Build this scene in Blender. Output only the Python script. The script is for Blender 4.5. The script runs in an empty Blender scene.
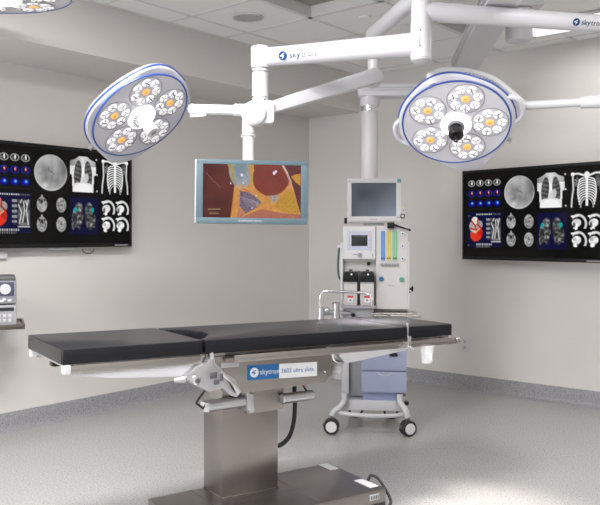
import bpy, bmesh, math, random
import numpy as np
from mathutils import Matrix, Vector
random.seed(4)
D = bpy.data
SC = bpy.context.scene
COL = SC.collection
R_ = math.radians
V = Vector

# ------------------------------------------------------------------ camera, world, lights, exposure
H = 1.335                       # eye height
F = 770.0                       # focal length in pixels of the 600 px wide frame
HY = 235.0                      # image row of the horizon
cam = D.objects.new('camera', D.cameras.new('camera'))
COL.objects.link(cam)
cam.location = (0, 0, H)
cam.rotation_euler = (math.pi/2, 0, 0)
cam.data.sensor_width = 36
cam.data.lens = F/600*36
cam.data.shift_y = -(252.5-HY)/600
cam.data.clip_start = .05
SC.camera = cam
SC.view_settings.view_transform = 'Standard'
SC.view_settings.look = 'None'
SC.view_settings.gamma = 1
SC.view_settings.use_curve_mapping = False
SC.view_settings.exposure = 0.03
w = D.worlds.new('world'); SC.world = w; w.use_nodes = True
w.node_tree.nodes['Background'].inputs[0].default_value = (.9, .93, 1, 1)
w.node_tree.nodes['Background'].inputs[1].default_value = .15

# room frame: corner C, u runs along the right wall, v along the left wall
C0 = V((.091, 7.775, 0)); U_ = V((.772, -.636, 0)).normalized(); V_ = V((-U_.y*-1, -U_.x, 0))
V_ = V((-.636, -.772, 0)).normalized()
CEIL = 2.862; SOF = 2.51; SOFW = .627; RA = 8.0; RB = 9.4
def room(a, b, z=0): return C0 + U_*a + V_*b + V((0, 0, z))

def area(name, loc, sx, sy, power, col, rotz=0, aim=None, spread=180):
    l = D.lights.new(name, 'AREA'); l.shape = 'RECTANGLE'; l.size = sx; l.size_y = sy
    l.energy = power; l.color = col; l.spread = R_(spread)
    o = D.objects.new(name, l); COL.objects.link(o); o.location = loc
    if aim is None: o.rotation_euler = (0, 0, rotz)
    else: o.rotation_euler = (V(aim)-V(loc)).to_track_quat('-Z', 'Y').to_euler()
    return o
ROOMROT = math.atan2(U_.y, U_.x)
FILL_PANELS = [(2.4, 4.35, 95), (2.4, 6.6, 90), (4.2, 3.0, 24), (4.6, 5.0, 30), (4.2, 7.4, 36), (6.6, 3.0, 8), (6.6, 5.0, 16), (6.6, 7.4, 30)]  # unseen ceiling panels added to brighten the room: a, b, power
for a, b, p in FILL_PANELS:
    area('ceiling_and_fill_light', room(a, b, CEIL-.03), .55, 1.1, p, (1, .985, .962), ROOMROT)
area('ceiling_and_fill_light', room(3.2, .62, CEIL-.03), 1.1, .45, 9, (1, .985, .962), ROOMROT)

WFILL = area('added_window_fill', room(1.5, RB-.06, 1.5), 1.7, 1.3, 110, (.96, .98, 1), aim=room(1.2, 0, 1.9))  # added fill from behind the camera, for the left wall and soffit

# ------------------------------------------------------------------ materials
def mat(name, col, rough=.5, metal=0, emit=None, es=0, alpha=1, trans=0, spec=None, coat=0, bump=None):
    m = D.materials.new(name); m.use_nodes = True
    nt = m.node_tree; b = nt.nodes['Principled BSDF']
    b.inputs['Base Color'].default_value = (*col, 1)
    b.inputs['Roughness'].default_value = rough
    b.inputs['Metallic'].default_value = metal
    if emit: b.inputs['Emission Color'].default_value = (*emit, 1); b.inputs['Emission Strength'].default_value = es
    if alpha < 1: b.inputs['Alpha'].default_value = alpha
    if trans: b.inputs['Transmission Weight'].default_value = trans
    if spec is not None: b.inputs['Specular IOR Level'].default_value = spec
    if coat: b.inputs['Coat Weight'].default_value = coat
    if bump:
        n = nt.nodes.new('ShaderNodeTexNoise'); n.inputs['Scale'].default_value = bump[0]; n.inputs['Detail'].default_value = 4
        tc = nt.nodes.new('ShaderNodeTexCoord'); nt.links.new(tc.outputs['Object'], n.inputs['Vector'])
        bp = nt.nodes.new('ShaderNodeBump'); bp.inputs['Strength'].default_value = bump[1]; bp.inputs['Distance'].default_value = .01
        nt.links.new(n.outputs['Fac'], bp.inputs['Height']); nt.links.new(bp.outputs['Normal'], b.inputs['Normal'])
    return m
def speckle(name, c1, c2, c3, scale, rough, t1=.62, t2=.4):
    m = mat(name, c1, rough); nt = m.node_tree; b = nt.nodes['Principled BSDF']
    tc = nt.nodes.new('ShaderNodeTexCoord')
    n = nt.nodes.new('ShaderNodeTexNoise'); n.inputs['Scale'].default_value = scale; n.inputs['Detail'].default_value = 3
    r = nt.nodes.new('ShaderNodeValToRGB'); e = r.color_ramp.elements
    e[0].position = t2-.06; e[0].color = (*c2, 1); e[1].position = t1+.06; e[1].color = (*c3, 1)
    x = r.color_ramp.elements.new(t2+.02); x.color = (*c1, 1); x = r.color_ramp.elements.new(t1-.02); x.color = (*c1, 1)
    nt.links.new(tc.outputs['Object'], n.inputs['Vector'])
    nt.links.new(n.outputs['Fac'], r.inputs['Fac']); nt.links.new(r.outputs['Color'], b.inputs['Base Color'])
    return m
def brushed(name, col, rough, stretch=(1, 1, 25), strength=.012, metal=1):
    m = mat(name, col, rough, metal); nt = m.node_tree; b = nt.nodes['Principled BSDF']
    tc = nt.nodes.new('ShaderNodeTexCoord'); mp = nt.nodes.new('ShaderNodeMapping'); mp.inputs['Scale'].default_value = stretch
    n = nt.nodes.new('ShaderNodeTexNoise'); n.inputs['Scale'].default_value = 4; n.inputs['Detail'].default_value = 3
    bp = nt.nodes.new('ShaderNodeBump'); bp.inputs['Strength'].default_value = .015; bp.inputs['Distance'].default_value = .002
    nt.links.new(tc.outputs['Object'], mp.inputs['Vector']); nt.links.new(mp.outputs['Vector'], n.inputs['Vector'])
    nt.links.new(n.outputs['Fac'], bp.inputs['Height']); nt.links.new(bp.outputs['Normal'], b.inputs['Normal'])
    return m
WALL = mat('painted wall', (.66, .637, .618), .6, bump=(60, .04))
CEILM = mat('ceiling tile', (.90, .90, .90), .8, bump=(150, .15))
TBAR = mat('ceiling grid', (.72, .72, .72), .4)
FLOOR = speckle('speckled sheet floor', (.39, .387, .382), (.20, .20, .20), (.52, .517, .51), 110, .27)
COVE = speckle('speckled cove base', (.28, .28, .295), (.15, .15, .16), (.42, .42, .44), 110, .45)
WHITE = mat('white painted metal', (.63, .63, .66), .32, coat=.1)
WHITE2 = mat('white plastic', (.62, .62, .63), .4)
CREAM = mat('warm white panel', (.50, .485, .48), .4)
SHELL = mat('lamp shell', (.60, .60, .66), .25, coat=.4)
FACE = mat('lamp face', (.62, .62, .68), .2, coat=.5)
BLUE = mat('blue trim', (.03, .075, .33), .3)
BLACKV = mat('black vinyl pad', (.013, .013, .0155), .27, spec=.2, bump=(300, .03))
BLACK = mat('black plastic', (.008, .008, .009), .3, spec=.3)
RUB = mat('black rubber', (.015, .015, .016), .6)
STEEL = mat('brushed stainless steel', (.34, .315, .30), .25, 1)
STEELB = brushed('base stainless steel', (.27, .25, .24), .28, (40, 2, 2))
RAIL = brushed('polished rail', (.42, .395, .375), .22, (2, 2, 30), .01)
CHROME = mat('chrome', (.8, .8, .82), .12, 1)
ALU = mat('cast aluminium', (.55, .55, .58), .3, .9)
LGREY = mat('light grey enamel', (.46, .46, .48), .35)
MGREY = mat('mid grey plastic', (.27, .27, .29), .4)
DGREY = mat('dark grey plastic', (.09, .09, .10), .4)
PERI = mat('periwinkle drawer', (.27, .30, .43), .4)
PURP = mat('dark violet panel', (.06, .06, .11), .35)
TEAL = mat('slate blue bezel', (.065, .105, .13), .5)
GREEN = mat('green hose', (.01, .09, .06), .4)
AMBER = mat('amber led', (.85, .40, .12), .3, emit=(1, .42, .10), es=.75)
LED = mat('white led reflector', (.85, .85, .88), .15, emit=(1, 1, 1), es=.42)
GLOW = mat('bright white ring light', (.95, .95, .95), .3, emit=(1, 1, 1), es=1.3)
DIFF = mat('lit diffuser', (.9, .9, .9), .5, emit=(1, .98, .95), es=.9)
DARKD = mat('unlit diffuser', (.30, .28, .25), .5)
SPK = mat('speaker grille', (.45, .45, .45), .6)
RED = mat('red mark', (.6, .03, .03), .4)
STK_B = mat('blue sticker', (.012, .12, .34), .35)
STK_W = mat('white sticker', (.70, .71, .73), .35)
NAVY = mat('navy print', (.006, .05, .17), .5, spec=.2)
GPRINT = mat('grey print', (.25, .25, .27), .5)
CUPM = mat('clear cup', (.85, .87, .9), .1, alpha=.28)
LCD = mat('dark lcd', (.02, .025, .03), .15)

# ------------------------------------------------------------------ mesh helpers
I4 = Matrix.Identity(4)
def frame(o, x, y, z):
    m = Matrix.Identity(4)
    for i, a in enumerate((x, y, z)):
        for r in range(3): m[r][i] = a[r]
    for r in range(3): m[r][3] = o[r]
    return m
def axis_frame(p0, p1):
    z = (V(p1)-V(p0)); L = z.length; z.normalize()
    h = V((0, 0, 1)) if abs(z.z) < .95 else V((1, 0, 0))
    x = h.cross(z).normalized(); y = z.cross(x)
    return frame(p0, x, y, z), L
class MB:
    def __init__(s): s.bm = bmesh.new(); s.mi = 0
    def _new(s, fs):
        for f in fs: f.material_index = s.mi
    def box(s, x0, x1, y0, y1, z0, z1, M=I4, bev=0, seg=2):
        b = bmesh.new()
        bmesh.ops.create_cube(b, size=1)
        for v in b.verts: v.co = V(((x0+x1)/2+v.co.x*(x1-x0), (y0+y1)/2+v.co.y*(y1-y0), (z0+z1)/2+v.co.z*(z1-z0)))
        if bev: bmesh.ops.bevel(b, geom=b.edges[:], offset=bev, segments=seg, affect='EDGES', profile=.6)
        s.merge(b, M); return s
    def merge(s, b, M):
        vm = {}
        for v in b.verts: vm[v] = s.bm.verts.new(M @ v.co)
        for f in b.faces:
            try: nf = s.bm.faces.new([vm[v] for v in f.verts]); nf.material_index = s.mi
            except ValueError: pass
        b.free()
    def prism(s, pts, h0, h1, M=I4, bev=0):
        b = bmesh.new()
        lo = [b.verts.new((p[0], p[1], h0)) for p in pts]; hi = [b.verts.new((p[0], p[1], h1)) for p in pts]
        n = len(pts)
        b.faces.new(lo[::-1]); b.faces.new(hi)
        for i in range(n): b.faces.new((lo[i], lo[(i+1) % n], hi[(i+1) % n], hi[i]))
        if bev:
            bmesh.ops.recalc_face_normals(b, faces=b.faces[:])
            es = [e for e in b.edges if abs(e.verts[0].co.z-e.verts[1].co.z) < 1e-6]
            bmesh.ops.bevel(b, geom=es, offset=bev, segments=2, affect='EDGES', profile=.6)
        s.merge(b, M); return s
    def rings(s, rs, cap0=True, cap1=True, closed=False):
        vs = [[s.bm.verts.new(p) for p in r] for r in rs]; n = len(rs[0]); fs = []
        m = len(rs)
        for k in range(m if closed else m-1):
            A, B = vs[k], vs[(k+1) % m]
            for i in range(n): fs.append(s.bm.faces.new((A[i], A[(i+1) % n], B[(i+1) % n], B[i])))
        if not closed:
            if cap0: fs.append(s.bm.faces.new(vs[0][::-1]))
            if cap1: fs.append(s.bm.faces.new(vs[-1]))
        s._new(fs); return s
    def lathe(s, prof, M=I4, seg=28, cap=True):
        return s.rings([[M @ V((r*math.cos(2*math.pi*i/seg), r*math.sin(2*math.pi*i/seg), z)) for i in range(seg)] for r, z in prof], cap, cap)
    def cyl(s, p0, p1, r0, r1=None, seg=24, bev=0):
        M, L = axis_frame(p0, p1); r1 = r0 if r1 is None else r1
        pr = [(r0, 0), (r1, L)] if not bev else [(r0-bev, 0), (r0, bev), (r1, L-bev), (r1-bev, L)]
        return s.lathe(pr, M, seg)
    def tube(s, pts, r, seg=10, n=8, closed=False, flat=None):
        P = smooth(pts, n, closed) if n > 1 else [V(p) for p in pts]
        rs = []; m = len(P); up = None
        for k in range(m):
            t = (P[(k+1) % m]-P[k-1]) if closed or 0 < k < m-1 else (P[1]-P[0] if k == 0 else P[-1]-P[-2])
            t.normalize()
            if up is None: up = V((0, 0, 1)) if abs(t.z) < .9 else V((1, 0, 0))
            x = up.cross(t).normalized(); y = t.cross(x); up = y
            rr = r(k/(m-1)) if callable(r) else r
            rs.append([P[k]+x*rr*math.cos(2*math.pi*i/seg)+y*rr*math.sin(2*math.pi*i/seg) for i in range(seg)])
        return s.rings(rs, closed=closed)
    def torus(s, R, r, M=I4, seg=48, rs=8):
        return s.tube([M @ V((R*math.cos(2*math.pi*i/seg), R*math.sin(2*math.pi*i/seg), 0)) for i in range(seg)], r, rs, 1, True)
    def sphere(s, c, r, sc=(1, 1, 1), M=I4, seg=20):
        b = bmesh.new(); bmesh.ops.create_uvsphere(b, u_segments=seg, v_segments=seg//2, radius=r)
        for v in b.verts: v.co = V((c[0]+v.co.x*sc[0], c[1]+v.co.y*sc[1], c[2]+v.co.z*sc[2]))
        s.merge(b, M); return s
    def text(s, string, size, M, thick=.0004):
        cu = D.curves.new('t', 'FONT'); cu.body = string; cu.size = size; cu.align_x = 'LEFT'; cu.align_y = 'CENTER'; cu.extrude = thick; cu.resolution_u = 3
        o = D.objects.new('t', cu); COL.objects.link(o)
        me = D.meshes.new_from_object(o.evaluated_get(bpy.context.evaluated_depsgraph_get()))
        b = bmesh.new(); b.from_mesh(me); s.merge(b, M)
        D.objects.remove(o); D.curves.remove(cu); D.meshes.remove(me); return s
    def quad(s, a, b, c, d):
        s._new([s.bm.faces.new([s.bm.verts.new(V(p)) for p in (a, b, c, d)])]); return s
def smooth(pts, n, closed=False):
    P = [V(p) for p in pts]; m = len(P); out = []
    g = (lambda i: P[i % m]) if closed else (lambda i: P[max(0, min(m-1, i))])
    for i in range(m if closed else m-1):
        a, b, c, d = g(i-1), g(i), g(i+1), g(i+2)
        for k in range(n):
            t = k/n
            out.append(.5*((2*b)+(c-a)*t+(2*a-5*b+4*c-d)*t*t+(-a+3*b-3*c+d)*t**3))
    if not closed: out.append(P[-1])
    return out
def rrect(x0, x1, y0, y1, r, n=5):
    pts = []
    for cx, cy, a in ((x1-r, y1-r, 0), (x0+r, y1-r, 90), (x0+r, y0+r, 180), (x1-r, y0+r, 270)):
        for k in range(n+1):
            t = R_(a+90*k/n); pts.append((cx+r*math.cos(t), cy+r*math.sin(t)))
    return pts
WM = {}
def obj(name, mb, mats, parent=None, label=None):
    bm = mb.bm
    bmesh.ops.recalc_face_normals(bm, faces=bm.faces[:])
    root = parent
    M = WM[root.name] if root is not None else I4
    if root is not None: bm.transform(M.inverted())
    for e in bm.edges:
        if len(e.link_faces) == 2: e.smooth = e.calc_face_angle(0) < .62
    for f in bm.faces: f.smooth = True
    me = D.meshes.new(name); bm.to_mesh(me); bm.free()
    for m in (mats if isinstance(mats, (list, tuple)) else [mats]): me.materials.append(m)
    o = D.objects.new(name, me); COL.objects.link(o)
    if parent is not None: o.parent = parent
    if label: o['label'] = label
    WM[o.name] = M
    return o
def origin_to(o, p):
    """put the origin of a one-mesh thing at p"""
    o.data.transform(Matrix.Translation(-V(p))); o.location = p; return o
def thing(name, label, cat, loc, group=None):
    o = D.objects.new(name, None); COL.objects.link(o); o.location = loc; o.empty_display_size = .1
    o['label'] = label; o['category'] = cat
    if group: o['group'] = group
    WM[o.name] = Matrix.Translation(V(loc)); return o
def tag(o, label, cat, group=None):
    o['label'] = label; o['category'] = cat
    if group: o['group'] = group
    return o
def struct(name, mb, mats, parent=None):
    o = obj(name, mb, mats, parent)
    if parent is None: o['kind'] = 'structure'
    return o
def P(px, py, Y): return V(((px-300)*Y/F, Y, H-(py-HY)*Y/F))

# ------------------------------------------------------------------ room shell
RF = frame(C0, U_, V_*1, V((0, 0, 1)))       # local x = a, local y = b (left handed pair is fine for points)
def RFp(a, b, z): return room(a, b, z)
def rbox(mb, a0, a1, b0, b1, z0, z1, bev=0): return mb.box(a0, a1, b0, b1, z0, z1, RF, bev)
struct('floor', rbox(MB(), -.1, RA+.1, -.1, RB+.1, -.1, 0), FLOOR)
struct('wall_left', rbox(MB(), -.1, 0, -.1, RB+.1, 0, CEIL+.2), WALL)
struct('wall_right', rbox(MB(), 0, RA+.1, -.1, 0, 0, CEIL+.2), WALL)
struct('wall_near', rbox(MB(), 0, RA+.1, RB, RB+.1, 0, CEIL+.2), WALL)
struct('wall_far_right', rbox(MB(), RA, RA+.1, 0, RB, 0, CEIL+.2), WALL)
struct('trim_1', rbox(MB(), .0, SOFW, 0, RB, SOF, CEIL+.1), WALL)      # the soffit along the left wall
def cove(name, p0, p1, nrm):
    prof = [(0, 0), (.035, 0), (.022, .004), (.013, .012), (.008, .024), (.006, .04), (.006, .118), (.004, .124), (0, .126)]
    mb = MB()
    for p, q in [(p0, p1)]:
        mb.rings([[V(e)+nrm*d+V((0, 0, z)) for d, z in prof] for e in (p, q)])
    return struct(name, mb, COVE)
wf = MB()
for bx in ((.55, .62, .75, 2.3), (2.38, 2.45, .75, 2.3), (.62, 2.38, .75, .82), (.62, 2.38, 2.23, 2.3), (1.48, 1.52, .82, 2.23)): rbox(wf, bx[0], bx[1], RB-.05, RB-.001, bx[2], bx[3])
wn = struct('added_window_1', wf, TBAR)  # made-up opening out of view, added with its glowing pane for brightness
obj('added_glow_pane', rbox(MB(), .62, 2.38, RB-.03, RB-.02, .82, 2.23), mat('added glow pane', (.5, .5, .5), .3, emit=(.9, .95, 1), es=1.2), wn)
cove('baseboard_left', room(0, 0), room(0, RB), U_)
cove('baseboard_right', room(0, 0), room(RA, 0), V_)
# ceiling of lay-in tiles: cells between grid lines, some of them taken by light troffers
AL = [SOFW, .875] + [.875+.61*k for k in range(1, 12)] + [RA]
BL = [0, .155] + [.155+.56*k for k in range(1, 17)] + [RB]
def cell(i, j): return AL[i], AL[i+1], BL[j], BL[j+1]
OFF = [(1.485, 2.095, 1.835, 2.955), (2.095, 2.705, .715, 1.275), (3.315, 3.925, .715, 1.835)]
ONL = [(2.5, 3.925, .36, .76)]
cm = MB()
holes = OFF
for i in range(len(AL)-1):
    for j in range(len(BL)-1):
        a0, a1, b0, b1 = cell(i, j)
        if a1-a0 < .01 or b1-b0 < .01: continue
        ca, cb = (a0+a1)/2, (b0+b1)/2
        if any(h[0] < ca < h[1] and h[2] < cb < h[3] for h in holes): continue
        g = .004
        cm.prism([(a0+g, b0+g), (a1-g, b0+g), (a1-g, b1-g), (a0+g, b1-g)], CEIL, CEIL+.02, RF)
rbox(cm, 0, RA, 0, RB, CEIL+.12, CEIL+.18)
struct('ceiling', cm, CEILM)
tb = MB()
for a in AL[1:-1]:
    segs = [(0, RB)]
    for h in holes:
        if h[0]+.01 < a < h[1]-.01:
            segs = [x for s0, s1 in segs for x in ((s0, h[2]), (h[3], s1))]
    for s0, s1 in segs: rbox(tb, a-.012, a+.012, s0, s1, CEIL-.004, CEIL+.015)
for b in BL[1:-1]:
    segs = [(SOFW, RA)]
    for h in holes:
        if h[2]+.01 < b < h[3]-.01:
            segs = [x for s0, s1 in segs for x in ((s0, h[0]), (h[1], s1))]
    for s0, s1 in segs: rbox(tb, s0, s1, b-.012, b+.012, CEIL-.004, CEIL+.015)
rbox(tb, SOFW, SOFW+.02, 0, RB, CEIL-.005, CEIL+.01); rbox(tb, SOFW, RA, 0, .02, CEIL-.005, CEIL+.01)
struct('trim_2', tb, TBAR)
offlab = ['unlit grey recessed ceiling panel beside the round ceiling speaker', 'unlit grey recessed ceiling panel between the white boom arms',
          'unlit grey recessed ceiling panel at the upper right edge']
for (a0, a1, b0, b1), lb in zip(OFF, offlab):
    t = thing('ceiling_light', lb, 'ceiling light', room((a0+a1)/2, (b0+b1)/2, CEIL), 'unlit recessed ceiling lights')
    m = MB(); g = .03
    for bx in ((a0, a0+g, b0, b1), (a1-g, a1, b0, b1), (a0, a1, b0, b0+g), (a0, a1, b1-g, b1)): rbox(m, *bx, CEIL-.006, CEIL+.1)
    obj('frame', m, TBAR, t)
    obj('diffuser', rbox(MB(), a0+g, a1-g, b0+g, b1-g, CEIL+.07, CEIL+.085), DARKD, t)
for k, (a0, a1, b0, b1) in enumerate(ONL + [(a-.29, a+.29, b-.57, b+.57) for a, b, p in FILL_PANELS]):  # first is the long strip, the rest are added fill panels
    t = thing('ceiling_light', 'long lit white ceiling light above the right wall' if k == 0 else 'added fill light panel out of view over the camera', 'ceiling light', room((a0+a1)/2, (b0+b1)/2, CEIL), 'lit ceiling lights')
    m = MB(); g = .025
    for bx in ((a0, a0+g, b0, b1), (a1-g, a1, b0, b1), (a0, a1, b0, b0+g), (a0, a1, b1-g, b1)): rbox(m, *bx, CEIL-.02, CEIL-.004)
    obj('frame', m, WHITE, t)
    obj('diffuser', rbox(MB(), a0+g, a1-g, b0+g, b1-g, CEIL-.016, CEIL-.006), DIFF, t)
c = P(248, 17.5, 5.394); c.z = CEIL
t = thing('ceiling_speaker', 'round grey speaker grille flush in a ceiling tile', 'ceiling speaker', c)
MS = Matrix.Translation(c)
obj('grille', MB().lathe([(.0, -.010), (.05, -.010), (.098, -.006), (.1, -.003)], MS, 32), SPK, t)
obj('rim', MB().torus(.105, .006, Matrix.Translation(c-V((0, 0, .005)))), WHITE2, t)
c = P(365, 18, 5.4); c.z = CEIL
o = obj('sprinkler_cover', MB().lathe([(.0, -.008), (.035, -.008), (.045, -.004), (.046, 0)], Matrix.Translation(c), 24), CEILM)
tag(origin_to(o, c), 'small round white cover on a ceiling tile left of the diagonal arm', 'ceiling cover')
# wall outlet
oc = room(1.707, 0, 0); oc = C0+U_*1.735+V_*.0; zc = .385
t = thing('wall_outlet', 'white electrical outlet plate low on the right wall', 'outlet', oc+V((0, 0, zc)))
OW = frame(oc+V((0, 0, zc)), U_, V((0, 0, 1)), V_)
obj('cover_plate', MB().box(-.035, .035, -.058, .058, 0, .006, OW, .002), WHITE2, t)
for s_ in (-1, 1):
    m = MB().prism(rrect(-.014, .014, s_*.025-.014, s_*.025+.014, .006), .006, .0075, OW); m.mi = 1
    for dx in (-.006, .004): m.box(dx, dx+.002, s_*.025-.004, s_*.025+.006, .0075, .0078, OW)
    obj('socket', m, [LGREY, BLACK], t)

# ------------------------------------------------------------------ painted screens (a raster held on a fine grid of the panel)
class Canvas:
    def __init__(s, W, Hh, n):
        s.n = n; s.w = int(W/Hh*n); s.asp = W/Hh
        s.x, s.y = np.meshgrid(np.linspace(0, s.asp, s.w), np.linspace(0, 1, n))
        s.c = np.zeros((n, s.w, 3)); s.rng = np.random.RandomState(3)
    def ell(s, cx, cy, rx, ry, ang=0):
        a = R_(ang); dx, dy = s.x-cx, s.y-cy
        u = (dx*math.cos(a)+dy*math.sin(a))/rx; v = (-dx*math.sin(a)+dy*math.cos(a))/ry
        return np.sqrt(u*u+v*v)
    def soft(s, d, e=.06): return np.clip((1-d)/e+.5, 0, 1)
    def put(s, mask, col):
        col = np.array(col, float)
        m = mask[..., None]; s.c = s.c*(1-m)+m*(col if col.ndim == 3 else col[None, None, :])
    def rect(s, x0, x1, y0, y1, col, k=1.): s.put(((s.x >= x0) & (s.x <= x1) & (s.y >= y0) & (s.y <= y1))*k, col)
    def noise(s, f, seed=0):
        r = np.random.RandomState(seed); g = r.rand(int(f)+3, int(f*s.asp)+3)
        fy = s.y*f; fx = s.x*f; iy = fy.astype(int); ix = fx.astype(int); ty = fy-iy; tx = fx-ix
        ty = ty*ty*(3-2*ty); tx = tx*tx*(3-2*tx)
        return (g[iy, ix]*(1-ty)*(1-tx)+g[iy+1, ix]*ty*(1-tx)+g[iy, ix+1]*(1-ty)*tx+g[iy+1, ix+1]*ty*tx)
    def line(s, pts, wd, col, k=1.):
        m = np.zeros_like(s.x)
        for (x0, y0), (x1, y1) in zip(pts[:-1], pts[1:]):
            dx, dy = x1-x0, y1-y0; t = np.clip(((s.x-x0)*dx+(s.y-y0)*dy)/(dx*dx+dy*dy+1e-9), 0, 1)
            d = np.hypot(s.x-x0-t*dx, s.y-y0-t*dy); m = np.maximum(m, np.clip((wd-d)/(wd*.5)+.3, 0, 1))
        s.put(m*k, col)
    def poly(s, pts, col, k=1.):
        ins = np.zeros(s.x.shape, bool); n = len(pts)
        for i in range(n):
            x0, y0 = pts[i]; x1, y1 = pts[(i+1) % n]
            if y0 == y1: continue
            c_ = ((y0 > s.y) != (y1 > s.y)) & (s.x < (x1-x0)*(s.y-y0)/(y1-y0)+x0); ins ^= c_
        s.put(ins*k, col); return ins
def g3(a): return np.repeat(a[..., None], 3, 2)
def paint_scans(as_h=1.70):
    c = Canvas(as_h, 1, 190)
    n1, n2, n3 = c.noise(9, 1), c.noise(30, 2), c.noise(60, 5)
    # three rows of four little slices
    for r, yy in enumerate((.125, .25, .37)):
        c.line([(.05, yy-.062), (.50, yy-.062)], .0025, (.22, .19, .1), .6)
        for k in range(4):
            xx = .10+.113*k
            if r == 0:
                c.put(c.soft(np.abs(c.ell(xx, yy, .042, .034)-1)*5+.2, .5)*.9, (.62, .62, .62))
                c.put(c.soft(c.ell(xx+.004, yy-.004, .009, .026), .4), (.95, .95, .95))
                c.put(c.soft(c.ell(xx-.018, yy+.006, .006, .018), .4)*.6, (.7, .7, .7))
            elif r == 1:
                c.put(c.soft(np.abs(c.ell(xx, yy, .042, .034)-1)*4+.2, .5)*.9, (.10, .12, .55))
                c.put(c.soft(c.ell(xx, yy, .035, .028), .4)*.5, (.07, .05, .3))
                c.put(c.soft(c.ell(xx+.006, yy-.008, .009, .022), .5), (.85, .35, .2)); c.put(c.soft(c.ell(xx+.002, yy-.012, .005, .008), .5), (.9, .85, .8))
            else:
                c.put(np.clip(1.3-c.ell(xx, yy, .05, .04), 0, 1), (.0, .02, .75))
                c.put(np.clip(1.3-c.ell(xx+.008, yy-.006, .018, .018), 0, 1), (.1, .75, .85)); c.put(np.clip(1.2-c.ell(xx+.011, yy-.007, .008, .010), 0, 1), (1, .5, .15))
    c.line([(.05, .435), (.50, .435)], .0025, (.25, .22, .1), .6)
    # round x-ray
    d = c.ell(.722, .255, .188, .190); tx = .36+.25*n1+.10*n2+.30*np.clip(c.y-.27, 0, 1)+.35*np.clip(.72-c.x, -.1, .1)
    tx = tx+.25*np.clip(1-c.ell(.66, .38, .07, .05, -30), 0, 1)+.25*np.clip((d-.9)*6, 0, .6)
    c.put(c.soft(d, .03), g3(np.clip(tx, 0, 1)))
    c.line([(.69, .2), (.70, .235), (.74, .25), (.76, .27)], .004, (.2, .2, .2), .7)
    # chest x-ray
    X0 = 1.10
    body = [(X0-.05, .055), (X0+.05, .055), (X0+.09, .085), (X0+.155, .11), (X0+.16, .25), (X0+.135, .26), (X0+.125, .44), (X0-.125, .44), (X0-.135, .26), (X0-.16, .25), (X0-.155, .11), (X0-.09, .085)]
    c.poly(body, g3(np.clip(.80+.15*n1-.35*np.abs(c.x-X0)/.16*(c.y < .16), 0, 1)))
    for sd in (-1, 1):
        lung = c.soft(c.ell(X0+sd*.065, .245, .046, .145, sd*-5), .08)*(c.y < .36-.02*np.cos((c.x-X0-sd*.06)*30))
        rb = .5+.5*np.sin((c.y*130)+np.abs(c.x-X0)*35)
        c.put(lung, g3(np.clip(.17+.16*rb+.08*n2, 0, 1)))
    c.put(c.soft(c.ell(X0+.028, .30, .036, .065, 20), .3)*.9, (.78, .78, .78))
    c.put(c.soft(c.ell(X0, .43, .11, .085), .1)*(c.y < .44), (.93, .93, .93))
    for p in ((X0+.165, .08), (X0+.172, .245), (X0+.172, .425)): c.put(c.soft(c.ell(*p, .010, .010), .4), (.8, .8, .8))
    # rib cage
    X1 = 1.505
    c.put(c.soft(c.ell(X1, .1, .03, .035), .2), (.9, .9, .9)); c.rect(X1-.013, X1+.013, .08, .43, (.92, .92, .92))
    for k in range(10):
        y0 = .13+.027*k; wd = .085+.009*k-.0012*k*k
        for sd in (-1, 1):
            sw = .012 if k < 8 else .0095
            pts = [(X1+sd*wd*math.sin(t_*1.65), y0-.012*k/5+ (1-math.cos(t_*1.65))*(.035+.006*k)+.02*t_*0) for t_ in np.linspace(0, 1, 7)]
            c.line(pts, .0065, (.92, .92, .92) if k < 9 else (.7, .7, .7))
    for sd in (-1, 1):
        c.line([(X1+sd*.02, .11), (X1+sd*.09, .085), (X1+sd*.15, .085)], .012, (.88, .88, .88))
        c.put(c.soft(c.ell(X1+sd*.155, .09, .02, .022), .2), (.97, .97, .97))
        c.line([(X1+sd*.155, .10), (X1+sd*.148, .25), (X1+sd*.165, .36), (X1+sd*.168, .44)], .010, (.8, .8, .8))
        c.put(c.soft(c.ell(X1+sd*.115, .17, .03, .06), .5)*.55*(n3 > .35), (.75, .75, .75))
    # navy heart panel
    c.rect(.045, .50, .475, .885, (.02, .03, .20))
    hx, hy = .165, .68
    c.put(c.soft(c.ell(hx, hy+.05, .080, .095, 30), .1), np.dstack([.62+.25*n2, .10+.12*n2, .06+.08*n2]))
    c.put(c.soft(c.ell(hx-.045, hy-.03, .05, .07, -15), .15), np.dstack([.55+.3*n2, .45+.3*n3, .42+.3*n3]))
    c.put(c.soft(c.ell(hx+.04, hy-.06, .045, .05, 0), .15), np.dstack([.45+.3*n2, .42+.3*n3, .40+.3*n3]))
    c.put(c.soft(c.ell(hx-.02, hy-.11, .045, .045, 0), .15), np.dstack([.75+.2*n2, .66+.3*n3, .62+.3*n3]))
    for p in ([(hx-.06, hy-.1), (hx-.02, hy-.05), (hx+.0, hy+.01)], [(hx+.02, hy-.13), (hx+.02, hy-.06), (hx+.06, hy-.02)], [(hx-.08, hy-.02), (hx-.03, hy-.0)]): c.line(p, .010, (.65, .07, .04))
    c.line([(hx-.02, hy+.04), (hx+.04, hy-.01)], .009, (.85, .65, .5))
    for k in range(5): c.rect(.30, .35, .55+.052*k, .575+.052*k, (.55, .55, .55)); c.put(c.soft(c.ell(.327, .588+.052*k, .02, .006), .3)*.5, (.4, .4, .4))
    c.rect(.36, .49, .545, .81, g3(.14+.3*n2))
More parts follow.
